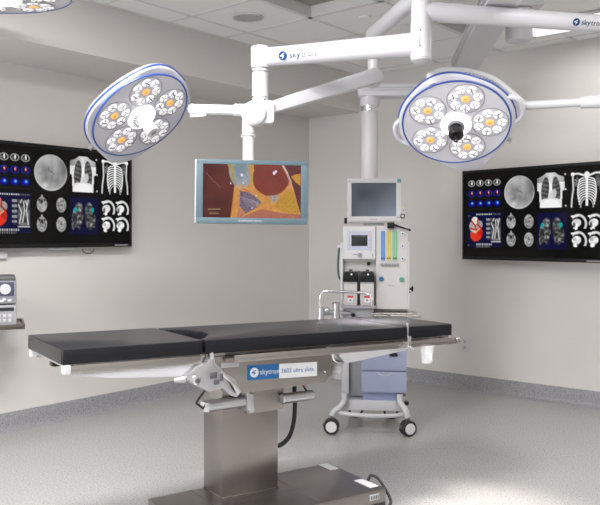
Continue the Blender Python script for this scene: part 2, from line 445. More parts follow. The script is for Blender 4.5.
    for p in ([(.365, .60), (.40, .68), (.375, .79)], [(.47, .55), (.45, .65), (.47, .80)], [(.40, .55), (.385, .58)], [(.42, .57), (.43, .66), (.41, .78)], [(.44, .56), (.455, .6)]): c.line(p, .006, (.8, .8, .8))
    c.rect(.36, .49, .815, .83, (.75, .75, .75))
    for x0, x1, yy, v in ((.16, .37, .487, .65), (.39, .49, .487, .3), (.16, .37, .845, .6), (.16, .34, .872, .35), (.05, .08, .505, .3), (.05, .07, .86, .4)):
        c.rect(x0, x1, yy, yy+.018, g3(v*(.35+.9*(np.sin(c.x*260) > -.2))), .9)
    # brains
    for k, (bx, by) in enumerate(((.62, .59), (.84, .59), (.62, .795), (.84, .795))):
        m_ = c.soft(c.ell(bx, by, .056, .077), .06); tx = .30+.35*n3+.15*n2
        c.put(m_, g3(tx)); c.put(c.soft(np.abs(c.ell(bx, by, .053, .074)-1)*9, .5)*.4, (.7, .7, .7))
        if k in (0, 2): c.put(c.soft(c.ell(bx, by-.03, .012, .02), .3), (.02, .02, .02)); c.put(c.soft(c.ell(bx, by-.085, .01, .018), .3), (.6, .6, .6)); c.put(c.soft(c.ell(bx-.03, by-.045, .012, .014), .5)*.7, (.1, .1, .1)); c.put(c.soft(c.ell(bx+.03, by-.045, .012, .014), .5)*.7, (.1, .1, .1))
        else: c.put(c.soft(c.ell(bx, by+.0, .012, .008), .5)*.7, (.1, .1, .1))
    # lungs on navy
    c.rect(.94, 1.285, .50, .90, (.01, .01, .19))
    for sd in (-1, 1):
        m_ = c.soft(c.ell(1.11+sd*.078, .72, .066, .17, sd*-8), .15)*(c.y < .84+.02*np.sin(c.x*60))
        c.put(m_, g3(np.clip(.08+.62*n3*n2+.12*n2, 0, 1)))
        c.put(c.soft(c.ell(1.11+sd*.105, .635, .02, .028, 10), .3)*.9, (.02, .62, .60))
    # four slices
    for bx in (1.40, 1.585):
        for k, by in enumerate((.615, .80)):
            c.put(c.soft(np.abs(c.ell(bx+.01, by+.01, .085, .095)-1)*7, .5)*(c.y < by+.06)*(c.x > bx-.05)*.95, (.85, .85, .85))
            c.line([(bx-.06, by-.072), (bx, by-.075)], .012, (.9, .9, .9))
            c.put(c.soft(c.ell(bx-.008, by+.0, .052, .045, -20), .15), g3(.75+.25*n2)); c.put(c.soft(c.ell(bx-.02, by+.055, .025, .02), .3)*(n3 > .35), (.95, .95, .95))
            if k == 0: c.put(c.soft(c.ell(bx-.035, by+.02, .015, .03), .4)*.7, (.1, .1, .1))
            else: c.put(c.soft(c.ell(bx-.03, by-.01, .02, .02), .4)*.4, (.3, .3, .3))
    return c
def paint_surgery():
    c = Canvas(1.84, 1, 150)
    n1, n2, n3 = c.noise(7, 11), c.noise(22, 12), c.noise(50, 13)
    a = c.asp
    c.c = np.dstack([.085+.05*n1, .018+.012*n1, .012+.01*n1])          # dark red tissue
    def X(px): return (px-38)/522*a
    def Y(py): return (py-43)/279
    def pts(l): return [(X(x), Y(y)) for x, y in l]
    c.put(c.soft(c.ell(X(170), Y(90), .3, .5), .8)*.25, (.22, .05, .03))
    c.poly(pts([(185, 325), (205, 250), (205, 150), (170, 43), (560, 43), (560, 325)]), np.dstack([.62+.2*n2, .25+.14*n2, .05+.05*n3]))
    c.put(c.soft(c.ell(X(395), Y(115), .34, .32, 8), .06), np.dstack([.22+.06*n2, .045+.015*n1, .025+.01*n1]))
    c.poly(pts([(305, 43), (470, 43), (500, 110), (490, 150), (420, 200), (370, 205), (320, 170)]), np.dstack([.22+.06*n2, .045+.015*n1, .025+.01*n1]))
    c.put(c.soft(c.ell(X(235), Y(80), .21, .32, -8), .12), np.dstack([.25+.2*n2, .30+.2*n2, .28+.18*n2]))
    c.put(c.soft(c.ell(X(235), Y(60), .12, .2, 10), .4)*.6, (.18, .28, .30))
    c.poly(pts([(165, 43), (200, 140), (212, 150), (195, 43)]), (.45, .36, .10), .8)
    c.poly(pts([(275, 43), (300, 43), (305, 160), (285, 165)]), (.62, .38, .08), .8)
    c.poly(pts([(235, 180), (310, 195), (350, 240), (330, 265), (265, 300), (232, 260)]), np.dstack([.09+.22*n3, .055+.18*n3, .075+.2*n3]))
    for k in range(6): c.line(pts([(240+k*6, 215+k*10), (290+k*8, 225+k*6), (335, 240+k*4)]), .008, (.42, .36, .38), .6)
    c.poly(pts([(265, 310), (350, 275), (460, 295), (560, 300), (560, 325), (240, 325)]), np.dstack([.42+.12*n3, .13+.08*n3, .07+.04*n3]))
    c.poly(pts([(230, 270), (262, 305), (240, 325), (215, 325)]), np.dstack([.5+.12*n3, .2+.08*n3, .1+.04*n3]))
    c.poly(pts([(415, 250), (455, 210), (510, 165), (540, 230), (552, 300), (470, 290), (440, 270)]), np.dstack([.48+.2*n3, .25+.14*n3, .03+.02*n3]))
    c.poly(pts([(390, 205), (440, 200), (430, 240), (400, 235)]), np.dstack([.25+.3*n3, .22+.3*n3, .18+.22*n3]))
    c.poly(pts([(470, 43), (560, 43), (560, 300), (520, 165), (500, 110)]), np.dstack([.12+.05*n3, .03+.02*n3, .025+.02*n3]))
    c.poly(pts([(505, 100), (530, 90), (558, 85), (558, 150), (530, 130)]), np.dstack([.58+.2*n3, .25+.14*n3, .03+.02*n3]))
    c.line(pts([(462, 45), (485, 85), (505, 130), (510, 160)]), .022, (.62, .40, .27)); c.line(pts([(462, 45), (488, 85)]), .010, (.85, .75, .6))
    c.line(pts([(208, 160), (202, 220), (190, 320)]), .02, (.80, .36, .07), .8)
    c.line(pts([(230, 150), (300, 190), (380, 250)]), .03, (.72, .38, .08), .7); c.line(pts([(250, 170), (290, 185)]), .010, (.6, .1, .03), .8)
    c.line(pts([(330, 260), (400, 225)]), .03, (.6, .3, .06), .7)
    for x, y, r in ((243, 98, .022), (184, 143, .012), (415, 85, .024), (425, 76, .018), (250, 140, .012), (320, 205, .01), (300, 270, .01)): c.put(c.soft(c.ell(X(x), Y(y), r, r*1.3), .4), (1, 1, 1))
    c.line(pts([(55, 90), (90, 130), (130, 165)]), .004, (.35, .25, .22), .7); c.line(pts([(68, 280), (130, 278)]), .012, (.4, .3, .12), .8); c.line(pts([(75, 300), (120, 300)]), .014, (.35, .25, .12), .8)
    c.c *= np.array([.82, .80, .95])
    return c
def screenmesh(name, cv, M, w, h, parent, strength, label=None, gamma=True):
    """grid in local x (right), y (up), facing +z of M; origin lower left"""
    n, m = cv.n, cv.w
    verts = [M @ V((w*i/(m-1), h*(1-j/(n-1)), 0)) for j in range(n) for i in range(m)]
    Mi = WM[parent.name].inverted(); verts = [Mi @ v for v in verts]
    faces = [(j*m+i, (j+1)*m+i, (j+1)*m+i+1, j*m+i+1) for j in range(n-1) for i in range(m-1)]
    me = D.meshes.new(name); me.from_pydata(verts, [], faces); me.update()
    at = me.color_attributes.new('Col', 'FLOAT_COLOR', 'POINT')
    lin = np.clip(cv.c, 0, 1)**(2.1 if gamma else 1)
    data = np.ones((n*m, 4), np.float32); data[:, :3] = lin.reshape(-1, 3); at.data.foreach_set('color', data.ravel())
    mt = mat(name+' picture', (.003, .003, .003), .2, spec=.18); nt = mt.node_tree
    a = nt.nodes.new('ShaderNodeVertexColor'); a.layer_name = 'Col'; b = nt.nodes['Principled BSDF']
    nt.links.new(a.outputs['Color'], b.inputs['Emission Color']); b.inputs['Emission Strength'].default_value = strength
    me.materials.append(mt); o = D.objects.new(name, me); COL.objects.link(o); o.parent = parent; WM[o.name] = WM[parent.name]
    if label: o['label'] = label
    return o
scans = paint_scans()
def tv(pl, pr, ztop, zbot, label, wall_pt, wall_n):
    """pl, pr: lower-left and lower-right plan points as seen from the room"""
    x = (pr-pl); w_ = x.length; x.normalize(); z = x.cross(V((0, 0, 1))); h = ztop-zbot
    M = frame(V((pl.x, pl.y, zbot)), x, V((0, 0, 1)), z)
    base = (pl+pr)/2
    t = thing('wall_monitor', label, 'monitor', V((base.x, base.y, zbot)), 'large black wall monitors')
    b = .018
    m = MB()
    for bx in ((0, w_, 0, b*1.5), (0, w_, h-b*1.3, h), (0, b, b, h-b), (w_-b, w_, b, h-b)): m.box(*bx, -.03, .006, M, .002)
    obj('bezel', m, BLACK, t)
    m = MB(); m.box(.005, w_-.005, .005, h-.005, -.045, -.004, M, .004); m.box(w_*.2, w_*.8, h*.2, h*.8, -.065, -.045, M, .006)
    obj('back_cover', m, DGREY, t)
    screenmesh('screen', scans, M @ Matrix.Translation((b, b*1.5, .0)), w_-2*b, h-b*2.8, t, 1.0)
    # wall bracket
    m = MB(); cc = M @ V((w_/2, h/2, -.065)); foot = wall_pt+V((0, 0, cc.z))
    m.box(-.12, .12, -.12, .12, -.012, 0, frame(cc, x, V((0, 0, 1)), z), .002)
    if (foot-cc).length > .05: m.tube([cc, (cc*2+foot)/3+x*.0, foot], .025, 10, 1)
    WX = wall_n.cross(V((0, 0, 1)))
    m.box(-.1, .1, -.15, .15, 0, .012, frame(foot, -WX, V((0, 0, 1)), wall_n), .002)
    obj('wall_bracket', m, DGREY, t)
    m = MB(); m.box(w_-.16, w_-.04, .010, .016, .006, .0066, M); obj('status_strip', m, LGREY, t)
    return t, M, w_, h
pl = room(.085, 3.519); pr = room(.085, 2.295)
tvl, ML, wl, hl = tv(pl, pr, 1.335+.632, 1.335-.0895, 'large black wall monitor of medical scans on the left wall', room(0, 2.79), U_)
pl = V((1.384, 6.55, 0)); dr = V((.674, -.739, 0)).normalized(); pr = pl+dr*1.273
tvr, MR, wr, hr = tv(pl, pr, 1.335+.543, 1.335-.206, 'large black wall monitor of medical scans on the right wall, cut off by the frame', room(2.35, 0), V_)
# cable loop and connector block under the left monitor
m = MB(); c = ML @ V((wl*.69, -.008, -.02)); X_ = (ML.to_3x3() @ V((1, 0, 0)))
m.tube([c+X_*.05*math.cos(a)+V((0, 0, -.005+.035*math.sin(a))) for a in np.linspace(math.pi, 2*math.pi, 7)], .004, 6, 3)
obj('cable_loop', m, DGREY, tvl)
m = MB(); m.box(wl*.42, wl*.62, -.014, .001, -.04, -.01, ML, .003); obj('connector_block', m, LGREY, tvl)

# ------------------------------------------------------------------ ceiling mounted booms
def logo(mb, M, s):
    """round emblem: disc radius s with a white S shaped swoosh; materials 0 disc, 1 swoosh"""
    mb.mi = 0; mb.lathe([(s, 0), (s, .0006)], M, 28)
    mb.mi = 1
    mb.prism([(s*.55, s*.55), (s*.15, s*.5), (-s*.75, -s*.02), (-s*.45, -s*.12), (-s*.05, -s*.2), (-s*.3, -s*.72), (s*.12, -s*.35), (s*.35, -s*.02), (-s*.1, s*.12)], .0007, .001, M)
def arm_logo(p, q, f, rad, size, parent):
    """print on the camera side of a tube from p to q at fraction f"""
    ax = (q-p).normalized(); c = p+(q-p)*f
    n = (V((0, 0, H))-c); n -= ax*n.dot(ax); n.normalize(); y = n.cross(ax)
    if y.z < 0: ax, y = -ax, -y
    M = frame(c+n*(rad+.0005), ax, y, n)
    m = MB(); logo(m, M, size)
    obj('emblem', m, [NAVY, STK_W], parent)
    m = MB(); m.mi = 0; m.text('sky', size*2.0, M @ Matrix.Translation((size*1.5, 0, .0006))); m.mi = 1; m.text('tron', size*2.0, M @ Matrix.Translation((size*4.3, 0, .0006)))
    obj('lettering', m, [NAVY, DGREY], parent)
hub = V((.613, 3.9, 0)); HZ = 2.206
t = thing('ceiling_boom', 'white three-armed ceiling boom with a vertical post right of centre', 'boom arm', V((hub.x, hub.y, CEIL)))
boom = t
def at(x, y, z): return V((x, y, z))
m = MB(); m.cyl(at(hub.x, hub.y, HZ+.11), at(hub.x, hub.y, CEIL), .05, seg=32); m.lathe([(.09, CEIL-.05), (.12, CEIL-.03), (.12, CEIL)], Matrix.Translation((hub.x, hub.y, 0)))
obj('post', m, WHITE, t)
obj('collar', MB().cyl(at(hub.x, hub.y, HZ+.022), at(hub.x, hub.y, HZ+.200), .053, seg=32, bev=.003), WHITE, t)
obj('end_cap', MB().lathe([(.0, HZ-.012), (.035, HZ-.006), (.054, HZ+.012), (.054, HZ+.020), (.05, HZ+.028)], Matrix.Translation((hub.x, hub.y, 0)), 32), LGREY, t)
m = MB()
for dz in (.075, .155): m.sphere((hub.x-.012, hub.y-.052, HZ+dz), .004)
obj('screw', m, DGREY, t)
LA = V((-.203, 4.2, 2.304)); RAe = V((1.9, 4.14, 2.452))
A0 = V((hub.x, hub.y, 2.303))
obj('left_arm', MB().tube([A0, LA], lambda k: .060-.010*k, 24, 1), WHITE, t)
arm_logo(A0, LA, .842, .0525, .024, t)
A1 = V((hub.x, hub.y, 2.468))
obj('right_arm', MB().tube([A1, RAe], lambda k: .050-.006*k, 24, 1), WHITE, t)
arm_logo(A1, RAe, .635, .0475, .0195, t)
# back arm, above, running to the spring arm that carries the picture screen
B1 = V((.445, 4.66, 2.55))
m = MB(); m.tube([V((hub.x, hub.y, 2.56)), B1], .045, 16, 1); m.sphere(B1, .047); obj('back_arm', m, WHITE, t)
m = MB(); m.cyl(B1, V((B1.x, B1.y, 2.33)), .036, bev=.004); m.cyl(V((B1.x, B1.y, 2.45)), V((B1.x, B1.y, 2.395)), .042); obj('drop_post', m, WHITE, t)
# left drop post + joint
JX, JY = P(260.2, 100, 4.2).x, 4.2
m = MB(); m.cyl(V((JX, JY, 2.243)), V((JX, JY, 2.362)), .051, seg=28, bev=.004); obj('left_collar', m, WHITE, t)
m = MB(); m.cyl(V((JX, JY, 2.05)), V((JX, JY, 2.24)), .044, seg=28, bev=.003); obj('left_drop_post', m, WHITE, t)
m = MB(); m.torus(.046, .004, Matrix.Translation((JX, JY, 2.224))); obj('seal_ring', m, CHROME, t)
m = MB(); m.torus(.045, .003, Matrix.Translation((JX, JY, 2.085))); obj('seal_ring', m, CHROME, t)
m = MB(); m.box(JX+.02, JX+.032, JY-.0460, JY-.040, 2.062, 2.072); obj('small_label', m, DGREY, t)
# right drop (out of frame) and its elbow
RX = 1.72
m = MB(); m.cyl(V((RX, 4.125, 2.03)), V((RX, 4.125, 2.50)), .044, seg=24, bev=.004); obj('right_drop_post', m, WHITE, t)

# joint head with side arm and spring arm
jc = P(254, 114, 4.14)
t = thing('monitor_arm', 'white jointed arm holding the small picture screen, with a round pivot head', 'monitor arm', jc)
MJ = frame(jc, V((1, 0, 0)), V((0, 0, 1)), V((0, -1, 0)))
m = MB(); m.lathe([(.0, .05), (.052, .048), (.064, .038), (.069, .01), (.069, -.055)], MJ, 36)
m.prism(rrect(-.025, .108, -.052, .072, .022), -.055, .018, MJ, .008); obj('pivot_head', m, WHITE, t)
obj('pivot_panel', MB().prism(rrect(.066, .096, -.04, .045, .005), .018, .021, MJ), LGREY, t)
s0 = P(193, 109.3, 4.16); s1 = P(245, 110.5, 4.16)
m = MB(); m.tube([s0, s1], .0285, 20, 1); m.cyl(P(234, 110, 4.16), P(247, 110.5, 4.16), .034, .036, bev=.003); m.sphere(s0, .030); obj('side_arm', m, WHITE, t)
m = MB(); m.prism(rrect(-.045, .045, -.008, .008, .007), -.02, .02, frame(P(198.5, 116, 4.16), V((1, 0, .06)), V((-.06, 0, 1)), V((0, -1, 0))), .003); obj('side_knob', m, LGREY, t)
s2 = P(270, 108.5, 4.17); s3 = V((B1.x, B1.y-.045, 2.285)); s3b = s3+V((0, .0, 0))
ax = (s3-s2).normalized(); yy = V((0, -1, 0)); zz = ax.cross(yy).normalized(); yy = zz.cross(ax)
MA = frame(s2, ax, zz, yy); LL = (s3-s2).length
m = MB(); m.prism([(-.02, -.030), (.1, -.036), (LL, -.046), (LL+.035, -.03), (LL+.045, 0), (LL+.035, .03), (LL, .044), (.1, .032), (-.02, .030)], -.028, .028, MA, .008); obj('spring_arm', m, WHITE, t)
m = MB(); m.lathe([(.0, .05), (.045, .048), (.054, .04), (.054, -.055), (.04, -.065)], frame(V((B1.x, B1.y, 2.285)), V((1, 0, 0)), V((0, 0, 1)), V((0, -1, 0))), 32); obj('round_elbow', m, WHITE, t)
pz0 = 1.335+(HY-158)*4.15/F
pp = P(248.3, 140, 4.15)
m = MB(); m.cyl(V((pp.x, 4.15, pz0-.16)), V((pp.x, 4.15, 2.00)), .030, seg=24); m.cyl(V((pp.x, 4.15, 1.88)), V((pp.x, 4.15, 2.0)), .034, seg=24, bev=.002)
obj('down_post', m, WHITE, t)
m = MB(); m.torus(.034, .005, Matrix.Translation((pp.x, 4.15, 1.872)))
for s_ in (-1, 1): m.sphere((pp.x+s_*.033, 4.14, 1.865), .006)
obj('clamp_ring', m, WHITE2, t)

# picture monitor
a = P(195.5, 223, 4.07); b = P(307.3, 222, 4.13); top = 1.335+(HY-158)*4.07/F
xx = V((b.x-a.x, b.y-a.y, 0)); wm = xx.length; xx.normalize(); zz = xx.cross(V((0, 0, 1)))
zb = 1.335+(HY-222.6)*4.1/F; hm = 1.335+(HY-159)*4.1/F-zb
zb = a.z
MM = frame(V((a.x, a.y, zb)), (xx+V((0, 0, -.012))).normalized(), (V((0, 0, 1))+xx*.012).normalized(), zz)
t = thing('surgical_monitor', 'small grey-framed screen showing an orange and dark red surgery picture', 'monitor', V(((a.x+b.x)/2, a.y, zb)))
bz = .037
m = MB()
for bx in ((0, wm, 0, .031), (0, wm, hm-.024, hm), (0, bz, .03, hm-.02), (wm-bz, wm, .03, hm-.02)): m.box(*bx, -.02, .004, MM, .0025)
obj('bezel', m, TEAL, t)
m = MB(); m.box(-.006, wm-.004, -.002, hm-.0, -.045, -.004, MM, .006); m.box(wm*.35, wm*.62, hm*.3, hm*.8, -.055, -.044, MM, .006); obj('rear_shell', m, LGREY, t)
screenmesh('screen', paint_surgery(), MM @ Matrix.Translation((bz, .031, 0)), wm-2*bz, hm-.055, t, .95, gamma=False)
m = MB(); m.text('ENDOSCOPIC VISION', .0125, MM @ Matrix.Translation((wm*.38, .015, .0042)), .0002); obj('lettering', m, LGREY, t)

# equipment boom: overhead beam, drop post, lower beam and round column
t = thing('equipment_boom', 'white ceiling boom whose round column drops behind the anaesthesia machine', 'equipment boom', V((.985, 3.3, CEIL)))
e0 = V((.985, 3.3, 2.57)); e1 = V((1.20, 5.6, 2.57)); ax = (e1-e0).normalized(); sd = V((0, 0, 1)).cross(ax)
ME = frame(e0, ax, sd, V((0, 0, 1))); L_ = (e1-e0).length
m = MB(); m.box(-.1, L_+.09, -.09, .09, -.05, .07, ME, .012); obj('overhead_beam', m, WHITE, t)
m = MB()
for z in (-.03, -.01, .03): m.box(-.1, L_+.05, .090, .094, z, z+.006, ME)
obj('beam_groove', m, LGREY, t)
obj('ceiling_post', MB().cyl(V((e0.x, e0.y, 2.5)), V((e0.x, e0.y, CEIL)), .09, bev=.004), WHITE, t)
lz = 1.335+(HY-91.5)*5.62/F
obj('joint_post', MB().cyl(V((e1.x, e1.y, lz-.03)), V((e1.x, e1.y, 2.53)), .065, bev=.004), WHITE, t)
e2 = P(369.5, 91, 5.62); e2.z = lz; ax = (V((e1.x, e1.y, lz))-e2).normalized(); sd = V((0, 0, 1)).cross(ax); L2 = (V((e1.x, e1.y, lz))-e2).length
MQ = frame(e2, ax, sd, V((0, 0, 1)))
m = MB(); m.box(-.085, L2+.07, -.075, .075, -.045, .045, MQ, .014); obj('lower_beam', m, WHITE, t)
m = MB()
for z in (-.006, .012): m.box(-.05, L2+.05, -.079, -.0745, z, z+.005, MQ)
obj('beam_groove', m, LGREY, t)
obj('column_flange', MB().lathe([(.068, lz-.11), (.071, lz-.105), (.069, lz-.04)], Matrix.Translation((e2.x, e2.y, 0)), 32), WHITE, t)
obj('steel_ring', MB().lathe([(.062, lz-.147), (.064, lz-.145), (.064, lz-.109), (.062, lz-.107)], Matrix.Translation((e2.x, e2.y, 0)), 32), CHROME, t)
obj('round_column', MB().cyl(V((e2.x, e2.y+.0, 1.58)), V((e2.x, e2.y, lz-.14)), .0605, seg=32), WHITE2, t)
m = MB(); m.box(e2.x-.1, e2.x+.1, e2.y-.06, e2.y+.14, 1.46, 1.60, bev=.01); obj('service_head', m, WHITE2, t)
obj('cap', MB().lathe([(.05, lz+.04), (.05, lz+.065), (.045, lz+.07)], Matrix.Translation((e2.x-.05, e2.y, 0)), 24), WHITE2, t)
# short ceiling post upper right
c = P(519, 30, 4.75); hb = 1.335+(HY-43)*4.75/F
t = thing('ceiling_mount', 'short white cylinder hanging from the ceiling behind the right arm', 'ceiling mount', V((c.x, c.y, CEIL)))
m = MB(); m.lathe([(.0, hb), (.055, hb+.002), (.078, hb+.012), (.083, hb+.03), (.083, hb+.20)], Matrix.Translation((c.x, c.y, 0)), 36); obj('lower_drum', m, WHITE, t)
m = MB(); m.box(c.x-.08, c.x+.13, c.y-.1, c.y+.1, hb+.205, CEIL, bev=.015); obj('mount_box', m, WHITE, t)

# ------------------------------------------------------------------ surgical lamps
def lamp(cpx, cpy, Y, roll, tilt, Rr, pod0, lobe0, amps, style, label, handles):
    c = P(cpx, cpy, Y); cdir = (V((0, 0, H))-c).normalized()
    r = V((0, 0, 1)).cross(cdir).normalized(); u = cdir.cross(r)
    a = R_(roll); xh = r*math.cos(a)+u*math.sin(a); mdir = r*math.sin(a)-u*math.cos(a)
    n = cdir*math.cos(R_(tilt))+mdir*math.sin(R_(tilt)); yh = n.cross(xh)
    M = frame(c, xh, yh, n); s = Rr/53.
    t = thing('surgical_lamp', label, 'surgical lamp', c, 'surgical lamps')
    def rad(th):
        q = (1+math.cos(4*(th-R_(lobe0))))/2
        d = ((th-R_(lobe0)+math.pi/4) % (2*math.pi))/(math.pi/2); am = amps[int(d) % 4]
        return (57+am*q**1.3)*s
    N = 72
    def ring(k, z, pw=1.): return [M @ V((rad(2*math.pi*i/N)*k*math.cos(2*math.pi*i/N), rad(2*math.pi*i/N)*k*math.sin(2*math.pi*i/N), z)) for i in range(N)]
    def circ(k, z): return [M @ V((k*math.cos(2*math.pi*i/N), k*math.sin(2*math.pi*i/N), z)) for i in range(N)]
    m = MB(); m.rings([circ(Rr*.2, -.004), circ(Rr*1.0, -.002), ring(.97, -.004), ring(1.0, -.012), ring(1.0, -.028), ring(.97, -.042), ring(.86, -.058), ring(.6, -.072), circ(Rr*.25, -.082)])
    obj('housing', m, SHELL, t)
    # grab handles on two corners
    for la in handles:
        m = MB(); A = R_(la); pts = []
        for k in np.linspace(-1, 1, 9):
            th = A+k*.33; rr = (54+(11 if la < 90 else 8.5)*(1-abs(k)**2.6))*s
            pts.append(M @ V((rr*math.cos(th), rr*math.sin(th), -.02)))
        m.tube(pts, .014, 10, 4); obj('grab_handle', m, SHELL, t)
    obj('face_plate', MB().lathe([(Rr*.24, .0), (Rr*.99, .0), (Rr*.99, .004), (Rr*.24, .004)], M, 72), FACE, t)
    obj('blue_ring', MB().torus(Rr, .0052, M @ Matrix.Translation((0, 0, .002)), 72, 8), BLUE, t)
    m = MB(); m.tube([M @ V((rad(q)*math.cos(q), rad(q)*math.sin(q), -.017)) for q in [R_(v) for v in range(2, 177, 5)]], .0062, 8, 1); obj('blue_edge_line', m, BLUE, t)
    for k in range(5):
        A = R_(pod0+72*k); pc = V((.622*Rr*math.cos(A), .622*Rr*math.sin(A), .005)); MP = M @ Matrix.Translation(pc)
        m = MB(); pr = .338*Rr
        m.torus(pr, .0022, MP, 36, 6); m.mi = 1; m.lathe([(pr, 0), (pr*.97, .001)], MP, 36)
        pod = obj('light_pod', m, [MGREY, SHELL], t)
        for j in range(8):
            ml = MB(); q = R_(j*360/7+11*k)
            lc = V((0, 0, .002)) if j == 7 else V((.225*Rr*math.cos(q), .225*Rr*math.sin(q), .002))
            lr = .088*Rr
            ML_ = MP @ Matrix.Translation(lc)
            if j == 7:
                ml.lathe([(lr*.9, 0), (lr*.8, .003), (lr*.3, .004)], ML_, 7)
                ml.mi = 1; ml.box(-lr*.35, lr*.25, -.0015, .0015, .004, .0055, ML_ @ Matrix.Rotation(q, 4, 'Z'))
                obj('amber_lens', ml, [AMBER, DGREY], pod)
            else:
                ml.lathe([(lr*1.0, 0), (lr*.9, .004), (lr*.4, .005)], ML_, 14)
                ml.mi = 1
                for w3 in (0, 1, 2):
                    ml.box(.002, lr*.98, -.0017, .0017, .0045, .0056, ML_ @ Matrix.Rotation(q+w3*2.09+k, 4, 'Z'))
                if j % 2: ml.box(-lr*.9, lr*.5, -.003, .002, .0045, .006, ML_ @ Matrix.Rotation(q*1.7, 4, 'Z'))
                obj('lens', ml, [LED, DGREY], pod)
    # centre
    m = MB(); m.lathe([(.285*Rr, .003), (.285*Rr, .014), (.25*Rr, .022), (.14*Rr, .022)], M, 36); obj('centre_ring', m, GLOW, t)
    if style == 'black':
        m = MB(); m.lathe([(.15*Rr, .02), (.16*Rr, .034), (.12*Rr, .038), (.11*Rr, .03)], M, 30); obj('handle_socket', m, MGREY, t)
        m = MB(); m.lathe([(.10*Rr, .03), (.11*Rr, .055), (.14*Rr, .062), (.14*Rr, .095), (.11*Rr, .105)], M, 30)
        obj('handle', m, BLACK, t)
        m = MB(); m.lathe([(.045*Rr, .100), (.05*Rr, .138), (.04*Rr, .142)], M, 20); m.mi = 1; m.torus(.026*Rr, .0015, M @ Matrix.Translation((0, 0, .143)), 16, 6)
        obj('handle_tip', m, [BLACK, MGREY], t)
    elif style == 'white':
        m = MB()
        for k in range(9):
            q = R_(100+k*14); m.box(.16*Rr, .225*Rr, -.003, .003, .021, .026, M @ Matrix.Rotation(q, 4, 'Z'))
        obj('louvre', m, MGREY, t)
        m = MB(); m.lathe([(.15*Rr, .02), (.13*Rr, .03), (.115*Rr, .07), (.13*Rr, .13), (.12*Rr, .14)], M, 30); obj('handle', m, WHITE, t)
        m = MB(); m.prism(rrect(-.05*Rr, .05*Rr, -.03*Rr, .03*Rr, .02*Rr), .14, .1415, M); obj('handle_cap', m, MGREY, t)
    # marks on the rim and a small side knob
    for k in range(9):
        if k == 5: continue
        m = MB()
        th = R_(lobe0+38+k*3.6); rr = rad(th)*.985
        m.box(-.004, .004, -.003, .003, -.001, .0012, M @ Matrix.Translation((rr*math.cos(th), rr*math.sin(th), -.036)) @ Matrix.Rotation(th, 4, 'Z') @ Matrix.Rotation(R_(70), 4, 'Y'))
        obj('button_mark', m, DGREY, t)
    th = R_(handles[0]+(-42 if style == 'black' else -28) if style == 'black' else 182); rr = rad(th)
    q0 = M @ V((rr*.98*math.cos(th), rr*.98*math.sin(th), -.03)); q1 = M @ V((rr*1.09*math.cos(th), rr*1.09*math.sin(th), -.03))
    m = MB(); m.cyl(q0, q1, .010, .012, bev=.002); obj('side_knob', m, MGREY, t)
    return t, M
l1, LM1 = lamp(456, 123.5, 4.2, 0, 41, .289, 2, 14, (1, 4.5, .5, 13), 'black', 'large round surgical lamp right of centre with a black centre handle', (14, 194))
l2, LM2 = lamp(141, 116, 4.2, 37, 52.3, .284, -15, 46, (5, 4, 10, 3), 'white', 'tilted round surgical lamp at upper left with a white centre handle', ())
l3, LM3 = lamp(2, -1, 3.9, 4, 78, .335, 30, 20, (8, 8, 8, 8), 'plain', 'surgical lamp cut off by the top left corner', ())
# yoke of the right lamp
m = MB(); yk = [P(431, 76.5, 4.04), P(440, 71.5, 4.08), P(456, 70.5, 4.14), P(472, 72.5, 4.2), P(492, 79, 4.22), P(508, 90.5, 4.22), P(524, 105, 4.2)]
m.tube(yk, .0195, 12, 6); m.sphere(yk[0], .025); m.sphere(yk[-1], .024); obj('yoke', m, WHITE, l1)
m = MB(); m.cyl(yk[0], P(433, 85, 4.03), .021, .024, bev=.002); obj('yoke_pivot', m, WHITE, l1)
ra0 = P(526, 105.5, 4.2); ra1 = P(590, 102, 4.17); ra2 = P(606, 101.5, 4.15)
m = MB(); m.tube([ra0, ra1], .0235, 16, 1); m.cyl(P(580, 102.8, 4.175), ra2, .031, .036, bev=.003); m.sphere(P(613, 101, 4.14), .062); obj('lamp_arm', m, WHITE, l1)
def beam(parent, M, aim, power, size, col=(1, .96, .9)):
    L = D.lights.new('lamp_beam', 'SPOT'); L.energy = power; L.spot_size = R_(size); L.spot_blend = .9; L.shadow_soft_size = .12; L.color = col
    o = D.objects.new('lamp_beam', L); COL.objects.link(o)
    p = M @ V((0, 0, .18)); W = WM[parent.name]
    o.parent = parent; o.location = W.inverted() @ p
    o.rotation_euler = (V(aim)-p).to_track_quat('-Z', 'Y').to_euler()
beam(l1, LM1, (.90, 3.66, 0), 190, 36, (1, .9, .84))
beam(l1, LM1, (.36, 4.13, .88), 2300, 21)
beam(l2, LM2, (.35, 3.9, .85), 60, 22)

# ------------------------------------------------------------------ operating table
P0 = V((-.908, 2.95, 0)); Lh = V((.839, .5446, 0)).normalized(); Wh = V((-.5446, .839, 0)).normalized()
TF = frame(P0, Lh, Wh, V((0, 0, 1)))
def TP(px, py, w_):
    """pixel on the table-frame vertical plane at depth w -> (L, z)"""
    r = (px-300)/F; b = P0+Wh*w_
    L = (r*b.y-b.x)/(Lh.x-r*Lh.y); Y = b.y+Lh.y*L
    return (L, H-(py-HY)*Y/F)
SL = .0142
TT = TF @ Matrix.Translation((0, 0, .895)) @ Matrix.Rotation(math.atan(SL), 4, 'Y')   # tilted top frame, z=0 is pad surface
FW = TF @ Matrix(((1, 0, 0, 0), (0, 0, 1, 0), (0, 1, 0, 0), (0, 0, 0, 1)))  # (L, z, w) frame: prism in L-z plane, height = w
def lzprism(mb, pts, w0, w1, bev=0): return mb.prism(pts, w0, w1, FW, bev)
t = thing('operating_table', 'long operating table with black pads on a stainless steel pedestal', 'operating table', TF @ V((.92, .26, 0)))
tab = t
